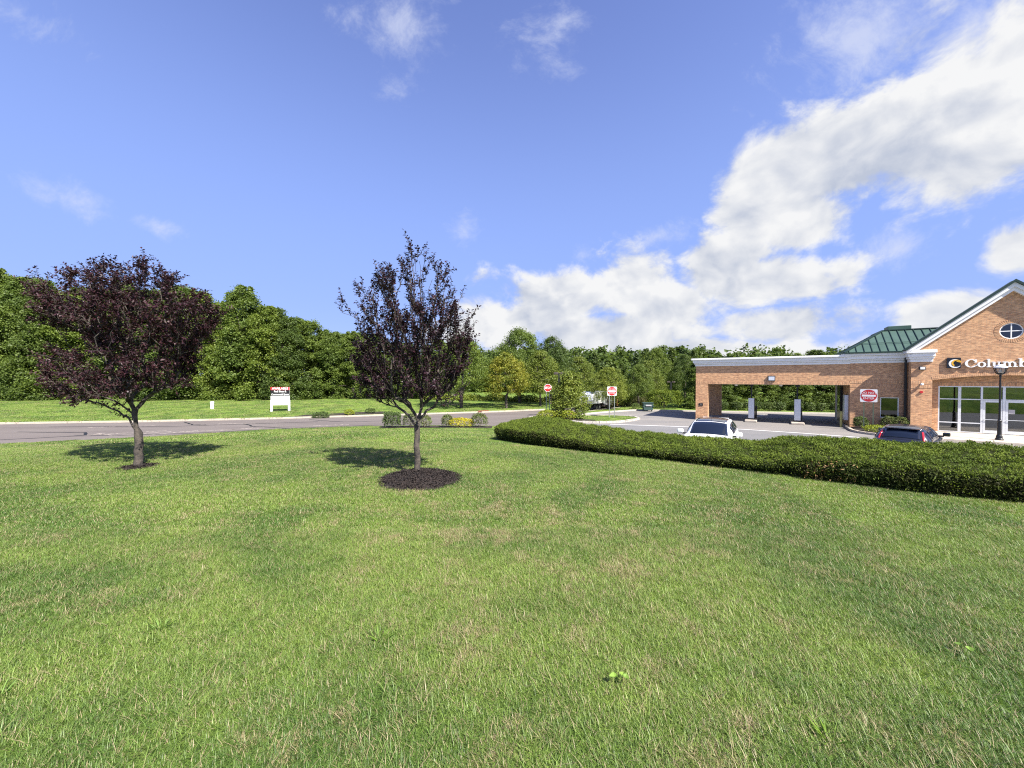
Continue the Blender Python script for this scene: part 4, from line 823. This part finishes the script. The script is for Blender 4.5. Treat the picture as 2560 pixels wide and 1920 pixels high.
MID = [(0, -5.7, 43.2, 8.0, 'green street tree with a dark trunk just right of the slender purple tree', 1.), (1, -.65, 43.4, 6.2, 'yellow tinged maple on the verge across the road', 1.05), (0, 1.0, 50.5, 9.6, 'tallest round green tree behind the yellow tinged maple', .95), (3, 5.0, 49.8, 8.6, 'dark green tree right of the tallest round tree', .85), (2, 3.4, 46.2, 6.6, 'light green verge tree behind the stop sign', .95), (2, 10.6, 42.3, 4.6, 'light green tree on the grass strip hanging over the truck cab', 1.05), (2, 8.8, 51, 6.2, 'light green tree standing behind the refuse truck', 1.), (2, 12.4, 46.6, 5.2, 'light green tree behind the do not enter sign on the island', 1.05), (0, 15.2, 46.2, 5.0, 'green lot edge tree behind the dumpster', .95), (2, 17.6, 49.5, 5.6, 'light green tree above the clipped round hedge', .9), (0, 20.2, 54, 7.6, 'tall green tree rising just left of the canopy corner', .8), (3, 23.4, 52, 6.4, 'dark green tree behind the left end of the canopy', .9)]
for i, (v, x, y, h, lab, wx) in enumerate(MID): place(MV[v], 'verge_tree', x, y, h, 8, lab, 'trees along the far verge', wx)
for i in range(9):
    x = 12.5 + i*2.1 + rng.normal(0, .4); y = 60 + rng.normal(0, 1.5); place(CV[i % 2], 'conifer', x, y, 7.4*rng.uniform(.85, 1.1), 8, ORD[i] + ' narrow pointed evergreen from the left beyond the parking lot', 'pointed evergreens beyond the lot', 1.05, cat='tree')
for i in range(13):
    x = 21.5 + i*1.9 + rng.normal(0, .3); y = np.interp(x, [19.7, 36, 50], [41.1, 37.5, 34.]) + 3.4 + rng.normal(0, .3); place(WV[(i*2) % 5], 'screen_tree', x, y, 5.9*rng.uniform(.9, 1.08), 12, ORD[i] + ' tree from the left in the leafy screen behind the drive-through', 'screen of trees behind the drive-through', 1.35)
C_, D_, N_, L_s = [], [], [], []
for i in range(260):
    x = rng.uniform(-16, 120); y = rng.uniform(78, 118)
    if i >= 190: x, y = rng.uniform(62, 170), rng.uniform(25, 80)
    H_ = rng.uniform(8.2, 10.6)*max(.8, y/95); a = crown_arrays(200 + i, H_, 3.6, .05, 16, 42, .75, round_p, cl=.42); C_.append(a[0] + [x, y, .5]); D_.append(a[1]); N_.append(a[2]); L_s.append(a[3])
dw = link('distant_wood', leaves('distant_wood', np.concatenate(C_), np.concatenate(D_), np.concatenate(N_), np.concatenate(L_s), np.concatenate(L_s)*.75, 'wood_leaf_dark')); tag(dw, 'distant dark green wood closing the horizon behind the bank', 'wood', None, 'stuff')

# --- shrubs
def shrub(name, lab, x, y, rx, ry, h, mat, n, size, seed, boxy=.0, group='shrubs and clipped bushes', z=None, stems=5, low=.0):
    rg = np.random.default_rng(seed); zb = gz(x, y) if z is None else z; e = empty(name, (x, y, zb), label=lab, cat='shrub', group=group)
    d = unit(rg.normal(size=(n, 3)) + [0, 0, .2]); d[:, 2] = np.where(d[:, 2] < -.55, -d[:, 2], d[:, 2])
    if boxy: k = np.max(np.abs(d)*[1, 1, 1], axis=1, keepdims=True); d2 = d*((1 - boxy) + boxy/k*.9)
    else: d2 = d
    lump = 1 + .12*np.sin(d[:, :1]*7 + seed) * np.cos(d[:, 1:2]*6 + d[:, 2:]*5)
    C = d2*lump*rg.uniform(.55, 1.04, (n, 1))**.5*[rx, ry, h*.55] + [0, 0, h*.5 + low]; C[:, 2] = np.maximum(C[:, 2], .02)
    N = unit(d*.8 + [0, 0, .35] + rg.normal(0, .45, (n, 3))); L = size*rg.uniform(.6, 1.3, n)
    link('foliage', leaves('foliage', C, np.cross(N, rg.normal(size=C.shape)) + d*.5, N, L, L*.6, mat), e); m_ = MB()
    for k in range(stems): t = rg.random()*6.28; m_.tube([(0, 0, -.03), (rx*.25*math.cos(t), ry*.25*math.sin(t), h*.3), (rx*.6*math.cos(t), ry*.6*math.sin(t), h*.75)], [.018, .012, .006], 4)
    m_.build('stems', 'bark', e); return e
def roadz(x, y): return max(.05, gz(x, y))
shrub('shrub', 'flat topped clipped green shrub in the mulch bed by the property board', -17.3, 34.75, .72, .6, .62, 'shrub_leaf', 1400, .1, 1, .3)
shrub('shrub', 'small round shrub in the middle of the far mulch bed', -15.2, 35.9, .42, .4, .5, 'shrub_lime', 700, .09, 2)
shrub('shrub', 'small dark shrub at the right end of the far mulch bed', -13.8, 37.4, .5, .4, .45, 'shrub_leaf', 700, .09, 3)
shrub('shrub', 'clipped square dark green bush at the lawn edge left of the slender purple tree', -8.4, 26.9, .58, .5, 1.05, 'shrub_leaf', 3000, .085, 4, .75)
shrub('shrub', 'variegated pale shrub beside the square dark bush', -7.15, 27.0, .55, .5, .95, 'shrub_pale', 1500, .08, 5)
shrub('shrub', 'mottled shrub behind the trunk of the slender purple tree', -6.2, 27.1, .5, .5, .8, 'shrub_pale', 1200, .08, 6)
shrub('shrub', 'loose green shrub left of the bright yellow one', -4.55, 27.0, .42, .4, .85, 'shrub_pale', 1100, .08, 7)
shrub('shrub', 'low bright yellow shrub at the lawn edge', -3.6, 27.0, .95, .5, .62, 'shrub_yellow', 2200, .075, 8, .3)
shrub('shrub', 'grey green shrub at the right end of the lawn edge bed', -2.3, 27.1, .6, .5, .95, 'shrub_pale', 1700, .08, 9)
b_ = MB().add([(-9.2, 26.45, gz(-9.2, 26.45) + .03), (-5, 26.55, gz(-5, 26.55) + .03), (-1.4, 26.35, gz(-1.4, 26.35) + .03), (-1.4, 27.7, .13), (-5, 28.0, .13), (-9.2, 27.7, .14)], [(0, 1, 4, 5), (1, 2, 3, 4)]).build('lawn_edge_bed', 'mulch'); b_['kind'] = 'structure'
pts = [(-19.6, 34.45), (-17.9, 34.9), (-15.6, 35.7), (-12.4, 37.1), (-12.8, 38.7), (-14.6, 38.3), (-17.2, 36.8), (-19.3, 35.6)]
b_ = MB().add([(x, y, gz(x, y) + .03) for x, y in pts], [tuple(t) for t in tessellate_polygon([[Vector((x, y, 0)) for x, y in pts]])]).build('far_mulch_bed', 'mulch'); b_['kind'] = 'structure'
place((leaves('crown', *(lambda a: (a[0], a[1], a[2], a[3], a[3]*.7))(crown_arrays(301, 3.9, 1.45, .04, 80, 150, .14, lambda h: .95 if h < .5 else .95*(1 - (h - .5)/.5*.65), cl=.30)), 'maple_leaf'), MV[0][1]), 'island_tree', 5.0, 33.2, 1, 1, 'bushy light green young tree on the traffic island', 'traffic island planting', 1., 0, .13).children[1].scale = (.3, .3, .3)
shrub('shrub', 'narrow light green bush left of the island tree', 3.95, 33.6, .5, .5, 2.0, 'maple_leaf', 1700, .13, 12, z=.13)
shrub('shrub', 'low lime green groundcover shrub in front of the stop sign', 3.1, 32.6, 1.0, .6, .7, 'shrub_lime', 1700, .1, 13, z=.13)
shrub('shrub', 'dark reddish round shrub behind the stop sign posts', 4.0, 32.9, .6, .5, .95, 'shrub_pale', 1200, .09, 14, z=.13)
shrub('shrub', 'small yellow green shrub beside the island tree', 4.7, 31.9, .6, .5, .75, 'shrub_lime', 1200, .09, 15, z=.13)
shrub('shrub', 'small grey purple round shrub at the island mulch', 5.75, 32.6, .42, .4, .8, 'shrub_pale', 1000, .07, 16, z=.13)
shrub('clipped_hedge', 'large rounded clipped hedge right of the dumpster', 17.3, 43.6, 1.9, 1.1, 1.95, 'yew_leaf', 5200, .14, 17, .55, 'far lot edge hedges')
shrub('shrub', 'dark low bush between the lot kerb and the dumpster', 13.8, 42.9, .42, .4, .6, 'shrub_leaf', 600, .1, 18)
for i, x in enumerate((22.7, 24.2, 25.2, 26.2, 27.2, 28.2, 29.7, 30.8, 31.9, 33.1, 34.2)):
    y = np.interp(x, [19.7, 36], [41.1, 37.5]) + 1.1; shrub('clipped_hedge', ORD[i] + ' small clipped bush from the left behind the drive-through', x, y, .46*(1.3 if i % 4 == 0 else 1), .45, .85, 'shrub_leaf', 900, .11, 20 + i, .45, 'clipped bushes behind the drive-through')
for s, t, rx, h, mt, lab in ((5.05, -.7, .42, .75, 'shrub_leaf', 'dark clipped bush at the corner of the bank beside the sign'), (6.45, -.7, .42, .85, 'shrub_pale', 'loose bush under the left half of the bank window'), (7.0, -.75, .45, .85, 'shrub_pale', 'loose bush under the right half of the bank window'), (5.6, -2.6, .75, .4, 'shrub_lime', 'low pale flowering plant in the bed before the bank sign')):
    shrub('shrub', lab, *fw(s, t), rx, rx*.9, h, mt, 1500, .075, int(s*10), 0, 'bushes at the bank wall', .12)
# reeds and verge undergrowth
n = 5000; C = np.stack([rng.uniform(8.5, 19, n), rng.uniform(46.5, 49.5, n), np.zeros(n)], 1); C[:, 2] = ground_z(C[:, :2])
rd = link('tall_reeds', leaves('tall_reeds', C, np.array([0, 0, 1.]) + .22*rand_dirs(n), rand_dirs(n)*[1, 1, .1], rng.uniform(.6, 1.4, n), .06, 'reed_leaf', .02)); tag(rd, 'pale tall reeds growing behind the far lot kerb', 'reeds', None, 'stuff')
n = 7000; C = np.stack([rng.uniform(-12, 9, n), rng.uniform(51.5, 54.5, n), np.zeros(n)], 1); C[:, 2] = ground_z(C[:, :2]) + rng.uniform(0, .75, n)*np.abs(np.sin(C[:, 0]*.8))**.4
ub = link('undergrowth', leaves('undergrowth', C, rand_dirs(n) + [0, 0, .5], rand_dirs(n) + [0, 0, .6], rng.uniform(.15, .3, n), .16, 'maple_leaf')); tag(ub, 'light green undergrowth along the back of the far verge', 'undergrowth', None, 'stuff')

# --- long yew hedge
HB = np.array([(-1.0, 12.2), (.40, 9.72), (1.52, 8.75), (2.42, 8.04), (3.17, 7.38), (3.8, 6.8), (4.37, 6.35), (4.86, 5.95), (5.34, 5.65), (5.76, 5.36), (6.18, 5.13), (6.59, 4.95), (7.7, 4.35), (9.4, 3.3)])
HC = np.array([2.26, 2.38, 2.26, 2.08, 1.98, 2.08, 2.35, 2.46, 2.47, 2.47, 2.47, 2.47, 2.47, 2.47])
hs = np.concatenate([[0], np.cumsum(np.hypot(*np.diff(HB, axis=0).T))]); HL = hs[-1]; HW = 2.75
ta = np.array([HB[-1] - HB[1]])[0]; ta = ta/np.hypot(*ta); hn = np.array([-ta[1], ta[0]]); 
def hedge_pt(a, b):
    """a metres along, b 0..1 across from the lawn side; returns points on the clipped surface"""
    x = np.interp(a, hs, HB[:, 0]); y = np.interp(a, hs, HB[:, 1]); zc = np.interp(a, hs, HC); base = ground_z(np.stack([x, y], 1))
    en = np.sqrt(np.clip(1 - (1 - np.clip(a/1.5, 0, 1))**2, 0, 1)); wd_ = HW*(.25 + .75*en)
    off = .5*HW*(1 - en)*.0; px = x + hn[0]*(b*wd_ + off + (HW - wd_)*.5); py = y + hn[1]*(b*wd_ + off + (HW - wd_)*.5)
    hgt = np.maximum(zc - base, .3)*(.35 + .65*en)
    f = np.where(b < .07, (b/.07)**.55*.70, np.where(b < .62, .70 + .30*np.sin((b - .07)/.55*math.pi/2), np.sqrt(np.clip(1 - ((b - .62)/.38)**2.4, 0, 1))))
    lum = .05*np.sin(a*2.1 + b*5) + .035*np.sin(a*4.7 - b*7) + .02*np.sin(a*9.1 + b*13)
    bulge = .24*(1 - np.clip(b/.07, 0, 1)**.7) - .05*np.sin(np.clip(b/.07, 0, 1)*math.pi)
    return np.stack([px + hn[0]*bulge, py + hn[1]*bulge, base - .02 + hgt*f*(1 + lum)], 1)
na, nb = 150, 46; aa = np.linspace(.02, HL, na); bb = np.concatenate([np.linspace(0, .07, 10)[:-1], np.linspace(.07, 1, nb - 9)])
Ag, Bg = np.meshgrid(aa, bb, indexing='ij'); HV = hedge_pt(Ag.ravel(), Bg.ravel()); idx = (np.arange(na-1)[:, None]*nb + np.arange(nb-1)).ravel()
HF = np.column_stack([idx, idx+nb, idx+nb+1, idx+1]); he = empty('yew_hedge', (0, 0, 0), label='long low clipped green hedge running along the lawn before the parking lot', cat='hedge')
cv = HV.copy(); cen = np.stack([np.repeat(HV.reshape(na, nb, 3)[:, :, k].mean(1), nb) for k in range(3)], 1); cv = cen + (cv - cen)*.91
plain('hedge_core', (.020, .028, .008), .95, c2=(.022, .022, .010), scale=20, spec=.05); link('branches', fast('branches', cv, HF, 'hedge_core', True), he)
# area-weighted leaf sprigs
Q4 = HV[HF]; ar = np.linalg.norm(np.cross(Q4[:, 2] - Q4[:, 0], Q4[:, 3] - Q4[:, 1]), axis=1)/2; nh = 420000
pick = rng.choice(len(HF), nh, p=ar/ar.sum()); u, v = rng.random((2, nh, 1)); q4 = Q4[pick]; C = (q4[:, 0]*(1-u) + q4[:, 1]*u)*(1-v) + (q4[:, 3]*(1-u) + q4[:, 2]*u)*v
Nn = unit(np.cross(Q4[:, 2] - Q4[:, 0], Q4[:, 3] - Q4[:, 1])); out_ = np.sum(Nn*(Q4.mean(1) - cen[HF[:, 0]]), 1) < 0; Nn[out_] *= -1; front = (Bg.ravel()[HF].mean(1) < .075)[pick]; Nn = Nn[pick]
lumpy = np.sin(C[:, 0]*17 + np.sin(C[:, 1]*11)*2) * np.sin(C[:, 1]*15 + C[:, 2]*9)
C = C + Nn*(rng.uniform(-.07, .012, (nh, 1)) + .038*lumpy[:, None])
D = unit(Nn*.3 + rand_dirs(nh) + [0, 0, .15]); L = rng.uniform(.022, .048, nh); NL = unit(Nn + .7*rand_dirs(nh) + [.15, -.2, .1])
shaded = front & (rng.random(nh) < .93); C[shaded] -= Nn[shaded]*rng.uniform(0, .07, (shaded.sum(), 1)); k_ = ~shaded
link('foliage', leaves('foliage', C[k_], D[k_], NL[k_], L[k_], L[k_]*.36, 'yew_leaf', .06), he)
ko = shaded & (rng.random(nh) < .7); link('shaded_foliage', leaves('shaded_foliage', C[ko], D[ko], NL[ko], L[ko], L[ko]*.36, 'yew_shaded', .06), he)  # lawn-side leaves, with shade painted in by the darker leaf colour
sel = np.hypot(C[:, 0] - 5.05, C[:, 1] - 6.05) < .34; sel &= (C[:, 2] < 2.28) & (np.random.default_rng(3).random(nh) < .05)
link('dry_patch', leaves('dry_patch', C[sel] - hn.tolist()[0]*np.array([.03, .02, 0]), D[sel], NL[sel], .05, .018, 'yew_dry', .06), he)

# ------------------------------------------------------------------ grass
def clump(name, n, rad, hgt, wd_, seed, lean=.5):
    rg = np.random.default_rng(seed); V, F = [], []
    for i in range(n):
        t = rg.random()*6.28; rr = rad*math.sqrt(rg.random()); p = np.array([rr*math.cos(t), rr*math.sin(t), -.01]); a = rg.random()*6.28; l = lean*rg.uniform(.2, 1.3); h = hgt*rg.uniform(.5, 1.2)
        d = np.array([math.cos(a)*l, math.sin(a)*l, 1.]); s_ = np.array([-math.sin(a), math.cos(a), 0])*wd_*rg.uniform(.6, 1.2)/2; m_ = p + d*h*.55; tip = p + d*h*np.array([1.35, 1.35, .92]); b = len(V)
        V += [p - s_, p + s_, m_ + s_*.8, m_ - s_*.8, tip]; F += [(b, b+1, b+2), (b, b+2, b+3), (b+3, b+2, b+4)]
    return bpy.data.objects.new(name, fast(name, V, F, 'grass_blade'))
def scatter(name, pts, scl, kinds, label):
    cl_ = bpy.data.collections.new(name + '_kinds')
    for o in kinds: cl_.objects.link(o)
    n = len(pts); me = bpy.data.meshes.new(name); me.vertices.add(n); me.vertices.foreach_set('co', np.asarray(pts, np.float32).ravel())
    for nm, ty, arr in (('rz', 'FLOAT', rng.random(n)*6.28), ('sc', 'FLOAT', scl)):
        me.attributes.new(nm, ty, 'POINT').data.foreach_set('value', np.asarray(arr, np.float32))
    o = link(name, me); tag(o, label, 'grass', None, 'stuff')
    ng = bpy.data.node_groups.new(name, 'GeometryNodeTree'); ng.interface.new_socket('Geometry', in_out='INPUT', socket_type='NodeSocketGeometry'); ng.interface.new_socket('Geometry', in_out='OUTPUT', socket_type='NodeSocketGeometry')
    N_ = ng.nodes; Lk = ng.links.new; gi = N_.new('NodeGroupInput'); go = N_.new('NodeGroupOutput'); ip = N_.new('GeometryNodeInstanceOnPoints'); ci = N_.new('GeometryNodeCollectionInfo'); ci.inputs[0].default_value = cl_; ci.inputs[1].default_value = True; ci.inputs[2].default_value = True
    ra = N_.new('GeometryNodeInputNamedAttribute'); ra.data_type = 'FLOAT'; ra.inputs[0].default_value = 'rz'; sa = N_.new('GeometryNodeInputNamedAttribute'); sa.data_type = 'FLOAT'; sa.inputs[0].default_value = 'sc'
    cx = N_.new('ShaderNodeCombineXYZ'); Lk(ra.outputs[0], cx.inputs[2]); rv = N_.new('FunctionNodeRandomValue'); rv.data_type = 'INT'; rv.inputs[4].default_value = 0; rv.inputs[5].default_value = len(kinds) - 1
    ip.inputs['Pick Instance'].default_value = True; Lk(gi.outputs[0], ip.inputs['Points']); Lk(ci.outputs[0], ip.inputs['Instance']); Lk(rv.outputs[2], ip.inputs['Instance Index']); Lk(cx.outputs[0], ip.inputs['Rotation']); Lk(sa.outputs[0], ip.inputs['Scale']); Lk(ip.outputs[0], go.inputs[0])
    md = o.modifiers.new('scatter', 'NODES'); md.node_group = ng; return o
def lawn_pts(y0, y1, n, widen=1.42, pad=.6):
    y = np.sqrt(rng.uniform(y0*y0, y1*y1, n)); x = rng.uniform(-1, 1, n)*(y*widen + pad); P = np.stack([x, y], 1); z = ground_z(P)
    keep = inside(P, LAWN) & (z > .06)
    keep &= (np.hypot(x + 1.5, y - 6.3) > .64) & (np.hypot(x + 7.1, y - 7.28) > .26)
    hb = (P - HB[1])@hn; ha = (P - HB[0])@ta; keep &= ~((hb > .12) & (hb < HW - .3) & (ha > .5))
    return np.column_stack([P, z])[keep]
K1 = [clump('tuft', 40, .052, .034, .0025, 500 + i, .8) for i in range(9)] + [clump('tuft', 14, .05, .054, .0032, 520 + i, 1.) for i in range(1)]
K2 = [clump('tuft', 48, .085, .036, .0045, 540 + i, .8) for i in range(6)]
K3 = [clump('tuft', 64, .22, .042, .010, 560 + i, .8) for i in range(5)]
p = lawn_pts(.9, 4.2, 43000, pad=1.5); scatter('near_grass', p, rng.uniform(.7, 1.25, len(p)), K1, 'mown green grass with straw patches filling the foreground lawn')
p = lawn_pts(4.0, 10.5, 56000); scatter('middle_grass', p, rng.uniform(.75, 1.2, len(p)), K2, 'mown green grass of the lawn round the two purple trees')
p = lawn_pts(10, 29.5, 24000); scatter('far_grass', p, rng.uniform(.75, 1.2, len(p)), K3, 'mown green grass of the lawn sloping down to the road')
yy = rng.uniform(29.5, 53, 15000); P = np.stack([rng.uniform(-1, 1, 15000)*yy*1.42, yy], 1); z = ground_z(P); k = (z > .1) & ~inside(P, ASPHALT) & (P[:, 0] < 14) & (P[:, 1] < 52)
scatter('verge_grass', np.column_stack([P, z])[k], rng.uniform(1.2, 2., k.sum()), K3, 'green grass of the verge across the road below the wood')
P = poly_sample(ISL, 500, rng); P = P[P[:, 0] > 5.8]; scatter('island_grass', np.column_stack([P, np.full(len(P), .13)]), rng.uniform(.8, 1.4, len(P)), K3, 'green grass on the kerbed traffic island')
# weeds in the lawn
def broad_weed(x, y, lab, k, seed):
    rg = np.random.default_rng(seed); e = empty('broadleaf_weed', (x, y, gz(x, y)), label=lab, cat='weed', group='broadleaf weeds')
    for i in range(k):
        t = seed + i*2.2; m_ = MB(); n = 7; d = Vector((math.cos(t), math.sin(t), .15)); sd = Vector((-math.sin(t), math.cos(t), 0)); c = Vector((0, 0, .05 + .014*i)) + d*.018
        prof_ = ((0, .0), (.08, .5), (.3, 1.), (.55, .9), (.8, .5), (1, 0)); L = .036*(1 + .25*(i % 2))
        vs = []; 
        for f, wv in prof_: vs += [c + d*L*f + sd*L*.42*wv + Vector((0, 0, -.012*f*f)), c + d*L*f + Vector((0, 0, -.010*wv - .012*f*f)), c + d*L*f - sd*L*.42*wv + Vector((0, 0, -.012*f*f))]
        m_.add(vs, [(3*a + b, 3*a + b + 1, 3*a + b + 4, 3*a + b + 3) for a in range(5) for b in (0, 1)]); m_.build('leaf', 'weed_leaf', e); MB().tube([(0, 0, -.01), tuple(c*.6), tuple(c)], .0015, 4).build('stalk', 'weed_leaf', e)
broad_weed(.58, 2.03, 'heart leaved bright green weed in the foreground lawn', 3, 1); broad_weed(2.75, 2.3, 'small round leaved weed at the right of the foreground lawn', 2, 2)
def crab(x, y, lab, seed, n=26):
    rg = np.random.default_rng(seed); e = empty('coarse_grass_tuft', (x, y, gz(x, y)), label=lab, cat='weed', group='coarse grass tufts'); t = rg.random(n)*6.28; C = np.stack([np.cos(t)*.04*rg.random(n), np.sin(t)*.04*rg.random(n), np.zeros(n)], 1)
    D = np.stack([np.cos(t), np.sin(t), rg.uniform(.5, 1.5, n)], 1); o = link('blades', leaves('blades', C, D, np.array([0, 0, 1.]) + .3*rg.normal(size=(n, 3)), rg.uniform(.05, .11, n), .005, 'weed_leaf', .06), e); o['kind'] = 'stuff'
crab(-2.36, 2.55, 'coarse pale grass tuft at the left of the foreground', 5); crab(-.84, 2.42, 'coarse pale grass tuft in the middle of the foreground', 6); crab(-2.7, 2.0, 'coarse pale grass tuft at the lower left edge', 7, 18); crab(1.45, 1.72, 'coarse grass tuft near the lower edge right of the weed', 8, 20)
